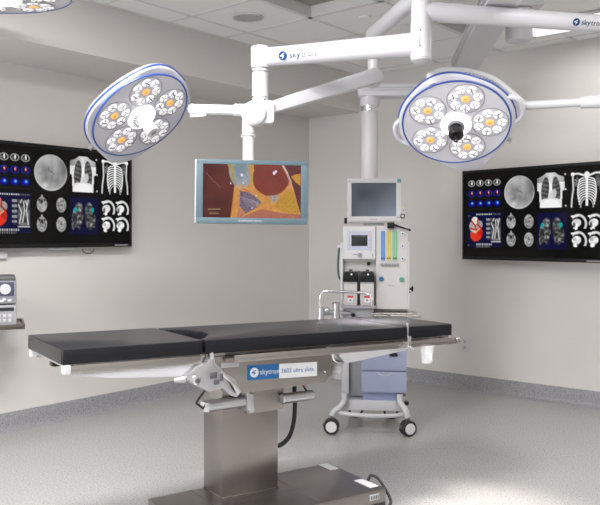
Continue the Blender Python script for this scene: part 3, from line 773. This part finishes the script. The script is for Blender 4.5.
def pad(name, outline, lab=None):
    m = MB(); m.prism(outline, -.060, 0, TT, .006); return obj(name, m, BLACKV, t, lab)
pad('leg_pad', rrect(-.004, .596, 0, .535, .015))
notch = [(.604, .52)]
bo = [(1.728, .0), (1.728, .52), (.604, .52), (.604, .455), (.70, .40), (.735, .30), (.715, .20), (.64, .085), (.604, .06), (.604, 0)]
pad('body_pad', bo)
pad('head_pad', rrect(1.735, 2.045, 0, .52, .015))
m = MB(); m.prism(rrect(.01, .59, .01, .51, .01), -.072, -.060, TT); obj('leg_board', m, ALU, t)
m = MB(); m.prism(rrect(.61, 1.72, .01, .51, .01), -.072, -.060, TT); m.prism(rrect(1.735, 2.03, .01, .51, .01), -.072, -.060, TT); obj('seat_board', m, STEEL, t)
# leg section: side rails and tapered white beams
for w_ in (-.004, .494):
    m = MB(); m.box(.025, .585, w_, w_+.03, -.098, -.062, TT, .003); obj('leg_side_rail', m, RAIL, t)
    m = MB(); lzprism(m, [(.04, .798), (.04, .790), (.20, .765), (.49, .742), (.585, .745), (.60, .79)], w_+.012, w_+.045, .003); obj('leg_beam', m, WHITE, t)
    m = MB(); m.box(.002, .03, w_-.004, w_+.04, -.096, -.061, TT, .006); obj('rail_end_cap', m, WHITE, t)
m = MB(); m.box(.02, .07, .22, .27, -.100, -.070, TT, .008); obj('release_lever', m, BLACK, t)
for w_ in (-.040, .548):
    m = MB(); m.box(.72, 2.035, w_-.004, w_+.004, -.098, -.066, TT, .002); m.cyl(TT @ V((2.025, w_, -.082)), TT @ V((2.048, w_, -.082)), .017, seg=16, bev=.003)
    obj('side_rail', m, RAIL, t)
    s_ = 1 if w_ < 0 else -1
    for l in (.80, 1.28, 1.70, 1.98):
        m = MB(); m.box(l-.015, l+.015, min(w_, w_+s_*.06), max(w_, w_+s_*.06), -.090, -.074, TT, .002); obj('rail_bracket', m, CHROME, t)
# rail clamp near the head end
l_, z_ = TP(408, 340, -.05)
m = MB(); m.box(l_-.012, l_+.012, -.062, -.040, z_-.045, z_+.02, TF, .004); m.cyl(TF @ V((l_, -.062, z_-.035)), TF @ V((l_, -.085, z_-.045)), .010, bev=.002); m.box(l_-.004, l_+.004, -.05, -.04, z_+.01, z_+.085, TF, .001)
obj('rail_clamp', m, CHROME, t)
# housing
m = MB(); lzprism(m, [(.649, .808), (.649, .77), (.70, .715), (.80, .632), (1.245, .637), (1.278, .668), (1.285, .792)], .03, .49, .004); obj('housing', m, STEEL, t)
m = MB(); m.box(.70, 1.28, .022, .03, .792, .806, TF @ Matrix.Rotation(math.atan(SL), 4, 'Y')); obj('housing_lip', m, RAIL, t)
l0, z0 = TP(247.5, 372, .0288); l1_, z1 = TP(317, 368, .0288); lm, _ = TP(279, 370, .0288)
SF = frame(TF @ V((l0, .0285, z0-.037)), (TF.to_3x3() @ V((l1_-l0, 0, z1-z0))).normalized(), V((0, 0, 1)), -Wh)
sw = l1_-l0; bw = lm-l0; sh = .066
m = MB(); m.box(0, bw, 0, sh, 0, .001, SF); st = obj('blue_sticker', m, STK_B, t, 'blue sticker with white emblem and lettering')
m = MB(); m.mi = 0; logo(m, SF @ Matrix.Translation((.034, sh/2, .001)), .022); m.mi = 0; obj('emblem', m, [STK_W, STK_B], st)
m = MB(); m.text('skytron', .034, SF @ Matrix.Translation((.062, sh/2, .0012))); obj('lettering', m, STK_W, st)
m = MB(); m.box(bw, sw, 0, sh, 0, .001, SF); st = obj('white_sticker', m, STK_W, t, 'white sticker with blue lettering')
m = MB(); m.text('3603 ultra slide', .029, SF @ Matrix.Translation((bw+.010, sh/2, .0012))); obj('lettering', m, STK_B, st)
m = MB(); l_, z_ = TP(230, 365, .029); m.box(l_-.045, l_+.045, .027, .031, z_-.010, z_+.012, TF, .001); obj('rating_plate', m, ALU, t)
m = MB()
for x_, y_ in ((321.5, 355), (325, 372), (252, 356)):
    l_, z_ = TP(x_, y_, .029); m.sphere(TF @ V((l_, .029, z_)), .005)
obj('housing_screw', m, CHROME, t)
# elbow lock casting on the left of the housing
m = MB(); lzprism(m, [TP(*q, -.02) for q in ((185, 376), (196, 366.5), (207, 362), (209, 358), (213, 358), (214, 366), (221, 371), (224, 379), (216, 384), (214, 391), (207, 391), (193, 384), (186, 379.5))], -.03, .03, .006)
lzprism(m, [TP(*q, .0) for q in ((207, 364), (222, 371), (226, 380), (233, 391), (239, 394), (236, 397), (229, 395), (222, 388), (209, 392))], -.01, .06, .006)
obj('elbow_casting', m, ALU, t)
q = TP(196, 380, -.03); m = MB(); m.cyl(TF @ V((q[0], -.030, q[1])), TF @ V((q[0], -.048, q[1])), .019, bev=.003); m.mi = 1; m.cyl(TF @ V((q[0], -.047, q[1])), TF @ V((q[0], -.052, q[1])), .011); obj('lock_knob', m, [CHROME, DGREY], t)
m = MB()
for x_, y_, w_, h_ in ((213, 375, .016, .014), (216, 382, .012, .010), (221, 377, .006, .016)):
    l_, z_ = TP(x_, y_, -.025); m.box(l_-w_, l_+w_, -.036, -.008, z_-h_, z_+h_, TF, .003)
obj('lock_slot', m, DGREY, t)
m = MB(); l_, z_ = TP(180, 379.5, 0); m.lathe([(.008, 0), (.013, .02), (.016, .045)], TF @ Matrix.Translation((l_-.03, -.01, z_)) @ Matrix.Rotation(R_(90), 4, 'Y'), 14); obj('beam_tip', m, ALU, t)
m = MB(); lzprism(m, [TP(*q, .02) for q in ((207, 352), (210, 351), (212, 362), (222, 372), (232, 378), (238, 391), (234, 394), (228, 382), (218, 375), (208, 366))], -.012, .0, .003); obj('pivot_plate', m, CHROME, t)
# white beam below the head side
m = MB(); lzprism(m, [(1.32, .795), (1.335, .75), (1.375, .715), (1.42, .715), (1.78, .746), (1.92, .775), (1.92, .79)], .04, .075, .004); obj('head_beam', m, WHITE, t)
m = MB(); lzprism(m, [(1.32, .795), (1.335, .75), (1.375, .715), (1.42, .715), (1.78, .746), (1.92, .775), (1.92, .79)], .43, .465, .004); obj('head_beam', m, WHITE, t)
m = MB(); b0 = V(TF @ V((TP(335.5, 378, .09)[0], .09, TP(335.5, 378, .09)[1]))); b1 = b0+V((0.012, 0, .085))
MBl, LB = axis_frame(b0, b1); pr = []
for k in range(9): pr += [(.026+(.005 if k % 2 else 0)+.004*(k < 2), LB*k/8)]
m.lathe(pr, MBl, 20); obj('bellows', m, LGREY, t)
m = MB(); m.tube([TF @ V((*(lambda a: (a[0], .03, a[1]))(TP(x_, y_, .03)),)) for x_, y_ in ((333, 348), (333, 357), (336, 362), (341, 364))], .004, 8, 4); obj('wire_hook', m, CHROME, t)
# pedestal
m = MB(); m.box(.768, 1.066, .168, .358, .10, .64, TF, .004); obj('column', m, STEEL, t)
m = MB(); m.box(.764, 1.070, .164, .362, .128, .136, TF, .001); obj('column_skirt', m, STEEL, t)
m = MB(); m.box(.885, 1.085, .145, .38, .508, .632, TF, .004); obj('column_sleeve', m, STEEL, t)
m = MB(); m.box(.865, .892, .085, .15, .525, .615, TF, .010); m.box(.850, .864, .078, .145, .54, .64, TF, .005); obj('handle_mount', m, ALU, t)
m = MB(); m.cyl(TF @ V((.66, .115, .577)), TF @ V((.88, .115, .577)), .027, seg=24, bev=.004); obj('side_handle', m, ALU, t)
m = MB(); m.cyl(TF @ V((1.06, .125, .562)), TF @ V((1.235, .125, .562)), .025, seg=24, bev=.004); obj('side_handle', m, ALU, t)
m = MB(); m.box(.645, .668, .09, .145, .555, .60, TF @ Matrix.Identity(4), .008); obj('handle_end', m, CHROME, t)
# base
m = MB(); m.box(.491, 1.497, -.113, .367, .012, .130, TF, .006); obj('base', m, STEELB, t)
m = MB()
for bx in ((.70, 1.15, .105, .108), (.70, .703, .105, .367), (1.128, 1.131, -.113, .367)): m.box(*bx, .1295, .1308, TF)
obj('cover_seam', m, DGREY, t)
m = MB()
for l_ in (.56, 1.42):
    for w_ in (-.06, .31): m.cyl(TF @ V((l_, w_, 0)), TF @ V((l_, w_, .02)), .035)
obj('base_foot', m, RUB, t)
for w0, w1 in ((.255, .362), (-.075, .055)):
    m = MB(); m.box(1.435, 1.485, w0, w1, .1295, .1312, TF); obj('white_label', m, STK_W, t)
m = MB(); m.box(1.40, 1.455, -.116, -.112, .085, .112, TF, .001); m.mi = 1
for k in range(5): m.box(1.405+.01*k, 1.410+.01*k, -.1165, -.1155, .09, .107, TF)
obj('socket_panel', m, [LGREY, DGREY], t)
m = MB(); m.tube([TF @ V(q) for q in ((1.49, .02, .115), (1.50, .01, .155), (1.515, -.03, .15), (1.53, -.075, .10), (1.53, -.11, .06), (1.49, -.135, .045), (1.44, -.13, .05), (1.43, -.11, .06))], .007, 8, 5); obj('power_cord', m, RUB, t)
m = MB(); A = lambda x_, y_, w_: TF @ V((TP(x_, y_, w_)[0], w_, TP(x_, y_, w_)[1]))
m.tube([A(294.5, 386, .2), A(294.5, 392, .2), A(295, 402, .2), A(294, 420, .21), A(290, 435, .22), A(283.5, 443, .23), A(277.5, 446, .24)], .011, 10, 6); obj('control_cable', m, RUB, t)
m = MB(); m.tube([A(302, 383, .12), A(304, 387, .12), A(307, 391, .12), A(311, 395, .12)], .005, 8, 4); m.mi = 1; m.sphere(A(303.5, 385, .11), .008); obj('thin_cable', m, [RUB, RED], t)
m = MB(); m.tube([A(207, 388, .07), A(203, 393, .08), A(198, 400, .09), A(196.5, 403, .1), A(200, 406, .11), A(206, 411, .11)], .005, 8, 5); obj('thin_cable', m, RUB, t)
# clear cup hanging from the rail
l_, z_ = TP(427, 354, -.03)
cc = TF @ V((l_, -.03, z_))
t = thing('plastic_cup', 'clear plastic cup hanging from the table rail at its right end', 'cup', cc)
m = MB(); Mc = Matrix.Translation(cc)
m.lathe([(.027, -.045), (.036, .035), (.040, .037), (.040, .042), (.034, .042), (.025, -.042)], Mc, 24); obj('cup_body', m, CUPM, t)
m = MB(); m.box(.008, .02, -.040, -.036, -.03, .01, Mc, .003); obj('white_tag', m, STK_W, t)

# ------------------------------------------------------------------ anaesthesia machine
YM = 5.15; yaw = R_(-6)
MF = Matrix.Translation((.4548, YM, 0)) @ Matrix.Rotation(yaw, 4, 'Z')
K = YM/F
def mx(px): return (px-368)*K
def mz(py): return H-(py-HY)*K
t = thing('anaesthesia_machine', 'white wheeled anaesthesia machine with blue drawers behind the operating table', 'anaesthesia machine', MF @ V((0, .25, 0)))
an = t
def mb(x0, x1, y0, y1, d0, d1, bev=.004, m=None):
    """box from pixel columns x0..x1, rows y0..y1 and depths d0..d1"""
    m = m or MB(); return m.box(mx(x0), mx(x1), d0, d1, mz(y1), mz(y0), MF, bev)
obj('rear_body', mb(342, 407.5, 243, 345, .06, .42), CREAM, t)
obj('upper_body', mb(343.5, 407, 225.5, 262, .04, .38), CREAM, t)
gp = obj('gas_panel', mb(376, 407.5, 226, 309, .0, .1), CREAM, t)
obj('side_edge', mb(406.5, 409, 242, 309, .01, .1, .003), WHITE, t)
mod = obj('ventilator_module', mb(343, 375.5, 226.5, 259, -.01, .08), WHITE2, t)
obj('module_face', mb(347.5, 372, 231, 250, -.014, -.008, .001), mat('lavender face', (.50, .52, .66), .4), mod)
obj('module_screen', mb(351.5, 367.5, 235, 246, -.016, -.012, .001), LCD, mod)
for q in [(349.5+k*3, 351+k*3, 232, 233.3) for k in range(7)]+[(348.5, 349.8, 236+k*4, 237.5+k*4) for k in range(3)]+[(369.3, 370.8, 240+k*3, 241.5+k*3) for k in range(3)]:
    obj('module_button', mb(*q, -.0155, -.013, 0), LGREY, mod)
def knob(px, py, r, d, mt, name, parent, L=.015):
    m = MB(); p = MF @ V((mx(px), d, mz(py))); q = MF @ V((mx(px), d-L, mz(py))); m.cyl(p, q, r*K, r*K*.9, bev=.0015); return obj(name, m, mt, parent)
knob(359.8, 255.2, 2.2, -.01, MGREY, 'dial', mod)
knob(369.5, 235, 1.0, -.012, mat('orange button', (.8, .4, .05), .4), 'orange_button', mod, .004)
m = MB(); mb(372.2, 373.2, 253.5, 257, -.0115, -.009, 0, m); mb(353, 357, 254, 254.8, -.0115, -.009, 0, m); obj('module_mark', m, MGREY, mod)
# flow tubes
fl = obj('flowmeter_window', mb(380, 397.5, 230.5, 261, -.004, .004, .001), WHITE, gp)
for x0, x1, c_, nm in ((380.6, 385.2, (.10, .20, .45), 'blue_flow_tubes'), (386.2, 391.2, (.46, .38, .09), 'yellow_flow_tubes'), (392.2, 397, (.16, .36, .20), 'green_flow_tubes')):
    m = MB(); mb(x0, x1, 231, 260.5, -.006, -.003, 0, m); m.mi = 1
    for k in (.3, .7): mb(x0+(x1-x0)*k-.35, x0+(x1-x0)*k+.35, 232, 260, -.008, -.0055, 0, m)
    m.mi = 2
    for k in (.3, .7): mb(x0+(x1-x0)*k-.5, x0+(x1-x0)*k+.5, 257.5, 258.8, -.009, -.0055, 0, m)
    obj(nm, m, [mat(nm, c_, .35), mat(nm+' glass', tuple(min(1, v*1.5+.08) for v in c_), .15), BLACK], gp)
m = MB(); mb(379.5, 398.5, 263.8, 265, -.012, .0, .001, m)
for k in range(5): mb(381+k*3.7, 383+k*3.7, 263, 266, -.016, -.002, .001, m)
obj('valve_row', m, MGREY, gp)
for px_, py_ in ((402.3, 233.5), (402.3, 245.8), (402.3, 258.5)):
    m = MB(); p = MF @ V((mx(px_), 0, mz(py_))); q = MF @ V((mx(px_), -.006, mz(py_)))
    m.cyl(p, q, 2.4*K); m.mi = 1; q2 = MF @ V((mx(px_), -.008, mz(py_))); m.cyl(q, q2, 1.9*K); m.mi = 2; m.cyl(q2, MF @ V((mx(px_), -.009, mz(py_))), .9*K)
    obj('pressure_gauge', m, [LGREY, WHITE2, STK_B], gp)
knob(381.3, 279, 2.3, 0, STK_B, 'blue_knob', gp); knob(401.5, 279.2, 2.3, 0, mat('green knob', (.07, .27, .2), .4), 'green_knob', gp)
m = MB(); mb(388, 393.5, 285.2, 286, -.001, .001, 0, m); obj('panel_mark', m, MGREY, gp)
knob(368.6, 263.8, 1.9, .06, BLACK, 'black_port', t, .03)
# side knob on the right
m = MB(); m.cyl(MF @ V((mx(409), .05, mz(289))), MF @ V((mx(412), .05, mz(289))), .008); m.lathe([(.012, 0), (.018, .004), (.018, .012), (.010, .016)], MF @ Matrix.Translation((mx(411), .05, mz(289))) @ Matrix.Rotation(R_(90), 4, 'Y'), 16); m.sphere(MF @ V((mx(409), .04, mz(292.3))), .009); obj('side_valve', m, BLACK, t)
# vaporizers
for x0, nm in ((343.8, 0), (360.3, 1)):
    v = obj('vaporizer', mb(x0, x0+13.6, 280.5, 305, -.04, .06, .005), CREAM, t)
    m = MB(); m.prism([(mx(x0-.6), mz(281.5)), (mx(x0+14.2), mz(281.5)), (mx(x0+14), mz(276)), (mx(x0+12.6), mz(271.5)), (mx(x0+1), mz(271.5)), (mx(x0-.4), mz(276))], -.06, .06, MF @ Matrix(((1, 0, 0, 0), (0, 0, 1, 0), (0, 1, 0, 0), (0, 0, 0, 1))), .005)
    m.cyl(MF @ V((mx(x0+7), -.0, mz(271))), MF @ V((mx(x0+7), 0, mz(269.5))), .012); obj('dial_cap', m, BLACK, v)
    m = MB(); m.cyl(MF @ V((mx(x0+8), -.058, mz(274))), MF @ V((mx(x0+8), -.064, mz(274))), .006); obj('white_dot', m, STK_W, v)
    m = MB(); mb(x0+4, x0+9.6, 295.5, 297.5, -.043, -.039, 0, m); m.mi = 1; mb(x0+4, x0+9.6, 297.5, 302, -.043, -.039, 0, m); m.mi = 2; mb(x0+6, x0+7.5, 299, 300.5, -.045, -.042, 0, m); obj('red_label', m, [RED, STK_W, BLACK], v)
obj('vaporizer_rail', mb(357.5, 359.8, 271, 305, .02, .06, .001), DGREY, t)
obj('vaporizer_shelf', mb(342, 376, 305, 308, -.05, .1, .003), MGREY, t)
# work surface
m = MB(); m.prism([(mx(372), -.10), (mx(419), -.10), (mx(413), .10), (mx(372), .10)], mz(314.5), mz(311.5), MF, .004); m.cyl(MF @ V((mx(374), -.105, mz(314))), MF @ V((mx(419.5), -.105, mz(314))), .009, bev=.003); obj('work_surface', m, RAIL, t)
obj('absorber_block', mb(344, 374, 308, 330, -.02, .1, .006), MGREY, t)
# breathing arm and valves
m = MB(); m.tube([MF @ V((mx(x_), -.12, mz(y_))) for x_, y_ in ((321.5, 308), (321.3, 297), (323.5, 291.5), (328, 290), (345, 290.6), (362, 291.5), (368, 292.5), (371.5, 296), (372.5, 304))], .009, 10, 6); obj('breathing_arm', m, CHROME, t)
m = MB()
m.cyl(MF @ V((mx(322), -.12, mz(320))), MF @ V((mx(322), -.12, mz(306))), .024, .018, bev=.003); m.cyl(MF @ V((mx(322), -.12, mz(312))), MF @ V((mx(334), -.06, mz(312))), .017); m.sphere(MF @ V((mx(328), -.11, mz(309))), .022)
m.cyl(MF @ V((mx(336.5), -.06, mz(318))), MF @ V((mx(336.5), -.06, mz(304))), .026, .022, bev=.003); m.lathe([(.028, 0), (.028, .012), (.018, .018)], MF @ Matrix.Translation((mx(336.5), -.06, mz(304.5))), 16)
m.cyl(MF @ V((mx(338), -.06, mz(312))), MF @ V((mx(350), -.02, mz(313))), .014)
obj('valve_cluster', m, ALU, t)
knob(353.5, 314.5, 2.2, -.03, BLACK, 'black_dial', t, .02)
# green hose and side post
m = MB(); m.tube([MF @ V((mx(x_), .05, mz(y_))) for x_, y_ in ((339, 247), (338, 256), (337.5, 268), (338.5, 277), (341, 281))], .007, 8, 5); obj('green_hose', m, GREEN, t)
m = MB(); mb(336.8, 341.5, 245, 248, .03, .07, .003, m); mb(340.2, 342.8, 243, 300, .02, .08, .003, m); obj('hose_holder', m, WHITE2, t)
# lower cabinet
obj('cabinet_back', mb(349, 406, 340, 400, .12, .40), MGREY, t)
obj('left_upright', mb(341, 348.5, 330, 397, .08, .40, .006), LGREY, t)
cab = obj('drawer_cabinet', mb(361.8, 406, 340, 392, .03, .38, .004), PERI, t)
for y0, y1 in ((343, 370.5), (371.8, 392.5)):
    d = obj('drawer', mb(361.5, 406.2, y0, y1, .012, .035, .003), PERI, cab)
    if y0 > 350:
        m = MB(); m.tube([MF @ V((mx(x_), .012, mz(y_))) for x_, y_ in ((377, 372.5), (380, 374.8), (384.5, 375.6), (389, 374.8), (391.5, 372.5))], .003, 6, 4); obj('finger_pull', m, LGREY, d)
m = MB(); m.prism([(mx(389), mz(355)), (mx(391), mz(353)), (mx(395), mz(351.8)), (mx(397.5), mz(354)), (mx(397.5), mz(355.8)), (mx(390), mz(356))], -.002, .014, MF @ Matrix(((1, 0, 0, 0), (0, 0, 1, 0), (0, 1, 0, 0), (0, 0, 0, 1)))); obj('drawer_lock', m, BLACK, t)
obj('cabinet_plinth', mb(362.5, 399, 392.5, 404, .05, .36), mat('plinth blue', (.22, .26, .42), .4), t)
obj('base_frame', mb(344, 402, 401.5, 412, .04, .42, .006), LGREY, t)
m = MB(); m.tube([MF @ V((mx(x_), y_, z_)) for x_, y_, z_ in ((339, .0, mz(413)), (350, -.035, mz(413.5)), (371, -.05, mz(414)), (392, -.035, mz(414)), (402, 0, mz(413.5)))], .014, 10, 6); obj('bumper_bar', m, LGREY, t)
for s_, px_ in ((-1, 332.5), (1, 407.5)):
    xb = 344.5 if s_ < 0 else 399.5
    m = MB(); m.tube([MF @ V((mx(xb), .02, mz(394))), MF @ V((mx(xb+s_*.5), .015, mz(402))), MF @ V((mx(xb+s_*5), .0, mz(408))), MF @ V((mx(px_-s_*1.5), -.01, mz(412))), MF @ V((mx(px_), -.01, mz(416)))], .021, 12, 6); obj('front_leg', m, LGREY, t)
    m = MB(); m.tube([MF @ V((mx(xb), .38, mz(400))), MF @ V((mx(xb-s_*4), .45, mz(405))), MF @ V((mx(xb-s_*8), .49, mz(415)))], .02, 12, 6); obj('rear_leg', m, LGREY, t)
obj('pedal', MB().box(mx(404), mx(408.5), .0, .04, mz(404.5), mz(401), MF, .003), BLACK, t)
def caster(x_, y_, rot):
    r = .0525; c = MF @ V((x_, y_, r)); 
    Mc = MF @ Matrix.Translation((x_, y_, r)) @ Matrix.Rotation(R_(rot), 4, 'Z') @ Matrix(((1, 0, 0, 0), (0, 0, -1, 0), (0, 1, 0, 0), (0, 0, 0, 1)))
    m = MB()
    m.lathe([(.030, .006), (r-.006, .006), (r, .012), (r, .026), (r-.005, .031), (.038, .032)], Mc, 30); m.lathe([(.030, -.006), (r-.006, -.006), (r, -.012), (r, -.026), (r-.005, -.031), (.038, -.032)], Mc, 30)
    w_ = obj('caster', m, RUB, t)
    for s_ in (1, -1):
        m = MB(); m.lathe([(.037, s_*.0315), (.036, s_*.035), (.010, s_*.036), (.0, s_*.036)], Mc, 26); obj('wheel_disc', m, WHITE2, w_)
    m = MB(); m.box(-.012, .012, -.010, .010, .03, .075, MF @ Matrix.Translation((x_, y_, r)), .003); m.box(-.06, -.03, -.012, .012, -.0, .02, MF @ Matrix.Translation((x_, y_, r)) @ Matrix.Rotation(R_(rot), 4, 'Z'), .004); obj('caster_fork', m, DGREY, w_)
caster(mx(331.5), -.005, 0); caster(mx(407.5), -.005, 28); caster(mx(353), .50, 8); caster(mx(392), .48, -8)
# machine monitor on its post
mo = MF @ Matrix.Rotation(R_(4), 4, 'Z')
t = thing('patient_monitor', 'white framed monitor with a grey-blue screen above the anaesthesia machine', 'monitor', MF @ V((mx(375), .1, mz(224))))
def mm(x0, x1, y0, y1, d0, d1, bev=.003, m=None):
    m = m or MB(); return m.box(mx(x0), mx(x1), d0, d1, mz(y1), mz(y0), mo, bev)
m = MB()
for bx in ((347.5, 401.8, 178, 182.2), (347.5, 401.8, 216.2, 221.4), (347.5, 351.8, 180, 218), (397, 401.8, 180, 218)): mm(*bx, .06, .10, .002, m)
obj('bezel', m, WHITE2, t)
m = MB(); mm(348.5, 401, 179, 220.5, .075, .15, .008, m); mm(362, 387, 190, 214, .14, .20, .008, m); obj('rear_shell', m, LGREY, t)
class SG(Canvas): pass
cv = Canvas(1.3, 1, 40); gr = .10+.34*np.clip((cv.x*.55+cv.y*.75-.5), 0, 1)**1.3+.05*cv.noise(3, 4)
cv.c = np.dstack([gr*.80, gr*.92, gr*1.15])*.75+.01
M_ = mo @ frame(V((mx(351.8), .068, mz(216.2))), V((1, 0, 0)), V((0, 0, 1)), V((0, -1, 0)))
screenmesh('screen', cv, M_, (397-351.8)*K, (216.2-182.2)*K, t, .8, gamma=False)
m = MB(); mm(398, 401.8, 178.2, 182, .057, .062, .0005, m); obj('teal_badge', m, mat('teal badge', (.12, .38, .42), .4), t)
m = MB()
for k in range(6): mm(371+k*1.2, 371.8+k*1.2, 218.6, 219.4, .0595, .061, 0, m)
obj('maker_mark', m, GPRINT, t)
m = MB(); mm(401.5, 405.5, 207, 218.5, .07, .12, .006, m); obj('control_side', m, WHITE2, t)
m = MB(); m.cyl(mo @ V((mx(403.3), .07, mz(215.8))), mo @ V((mx(403.3), .052, mz(215.8))), 2.6*K, bev=.002); m.mi = 1; m.cyl(mo @ V((mx(403.3), .053, mz(215.8))), mo @ V((mx(403.3), .050, mz(215.8))), 1.4*K); obj('control_knob', m, [DGREY, LGREY], t)
knobm = MB(); mm(402.5, 403.8, 206.5, 207.8, .067, .071, .0005, knobm); knobm.mi = 1; mm(403.5, 404.8, 209.3, 210.6, .067, .071, .0005, knobm); obj('control_button', knobm, [mat('yellow button', (.8, .6, .08), .4), STK_B], t)
m = MB(); mm(350, 396, 221.3, 223, .07, .16, .002, m); mm(365, 385, 222, 226, .1, .2, .002, m); obj('tilt_foot', m, LGREY, t)
m = MB(); mm(344.6, 347.5, 217.5, 223.5, .08, .12, .004, m); obj('side_clip', m, BLACK, t)
# black articulated holder
t = thing('black_holder', 'black clamp with a thin rod beneath the patient monitor', 'holder', MF @ V((mx(391), -.0, mz(226))))
m = MB(); mb(387, 394, 222.5, 228.5, -.04, .04, .006, m); obj('clamp', m, BLACK, t)
m = MB(); m.tube([MF @ V((mx(393), -.02, mz(224.5))), MF @ V((mx(400), -.03, mz(227))), MF @ V((mx(409), -.03, mz(230)))], lambda k: .0075-.003*k, 8, 3); m.sphere(MF @ V((mx(409), -.03, mz(230))), .009); obj('rod', m, BLACK, t)

# ------------------------------------------------------------------ shelf and device at the left edge
YS = 4.75; ks = YS/F
def sx(px): return (px-300)*ks
def sz(py): return H-(py-HY)*ks
vd = V_  # the shelf runs along the left wall direction
t = thing('wall_shelf', 'dark brown shelf at the left edge below the left wall monitor', 'shelf', V((sx(10), YS, sz(326))))
fr = P(25, 325, YS); 
SH = frame(V((fr.x, fr.y, 0)), V((-.93, -.37, 0)).normalized(), V((-.37, .93, 0)).normalized(), V((0, 0, 1)))
zt = sz(324)
m = MB(); m.box(0, .75, 0, .36, zt-.030, zt-.012, SH, .004)
for bx in ((0, .75, 0, .012), (0, .012, 0, .36), (0, .75, .348, .36)): m.box(*bx, zt-.032, zt, SH, .003)
obj('tray', m, mat('brown steel', (.13, .115, .10), .3, .6), t)
m = MB(); q = SH @ V((.30, .36, zt-.05)); 
wd_ = (q-C0).dot(U_)
q2 = q-U_*wd_
m.tube([q-V((0, 0, .0))+U_*.15, q2], .03, 10, 1); m.box(-.06, .06, -.12, .12, 0, .02, frame(V((q2.x, q2.y, zt-.05)), V_, V((0, 0, 1)), U_), .003); obj('wall_bracket', m, DGREY, t)
t2 = thing('recorder_unit', 'grey and violet two-part electronic unit with a round dial on the left shelf', 'electronic device', SH @ V((.35, .1, zt)))
SD = SH @ Matrix.Translation((.048, .03, zt-.022))
def z2(py): return (321.5-py)*ks+.012
obj('upper_case', MB().box(0, .5, .0, .25, .148, .29, SD, .006), mat('unit grey', (.22, .22, .25), .35), t2)
obj('top_lid', MB().box(.005, .5, .0, .25, .288, .318, SD, .010), DGREY, t2)
obj('dark_panel', MB().box(.015, .48, -.004, .002, .195, .282, SD, .002), PURP, t2)
m = MB(); m.cyl(SD @ V((.065, -.003, .238)), SD @ V((.065, -.016, .238)), .033, seg=28, bev=.003); obj('dial', m, mat('dial grey', (.48, .48, .50), .4), t2)
m = MB()
for l, z in ((.03, .168), (.06, .175), (.075, .165), (.105, .17), (.14, .172)): m.box(l, l+.022, -.006, .0, z-.006, z+.006, SD, .002)
obj('white_connector', m, WHITE, t2)
obj('lower_case', MB().box(0, .5, -.002, .25, .0, .140, SD, .005), mat('unit grey lower', (.30, .30, .33), .35), t2)
obj('display_strip', MB().box(.015, .45, -.006, .0, .103, .125, SD, .001), LCD, t2)
m = MB()
for i in range(8):
    for j in range(2): m.box(.03+.03*i, .048+.03*i, -.006, -.001, .035+.03*j, .055+.03*j, SD, .001)
obj('key', m, LGREY, t2)
# white clip above it, on the wall under the monitor
cw = P(3, 255, 5.12); wd_ = (cw-C0).dot(U_); cw -= U_*(wd_-.0)
cw.z = H-(255-HY)*cw.y/F
t = thing('wall_holder', 'white rounded holder on the wall between the left monitor and the device', 'holder', cw)
MW = frame(cw, -V_, V((0, 0, 1)), U_)
obj('holder_body', MB().prism(rrect(-.10, .07, -.025, .025, .015), 0, .03, MW, .004), WHITE, t)
m = MB(); m.cyl(MW @ V((-.015, 0, .03)), MW @ V((-.015, 0, .036)), .010); obj('black_button', m, BLACK, t)
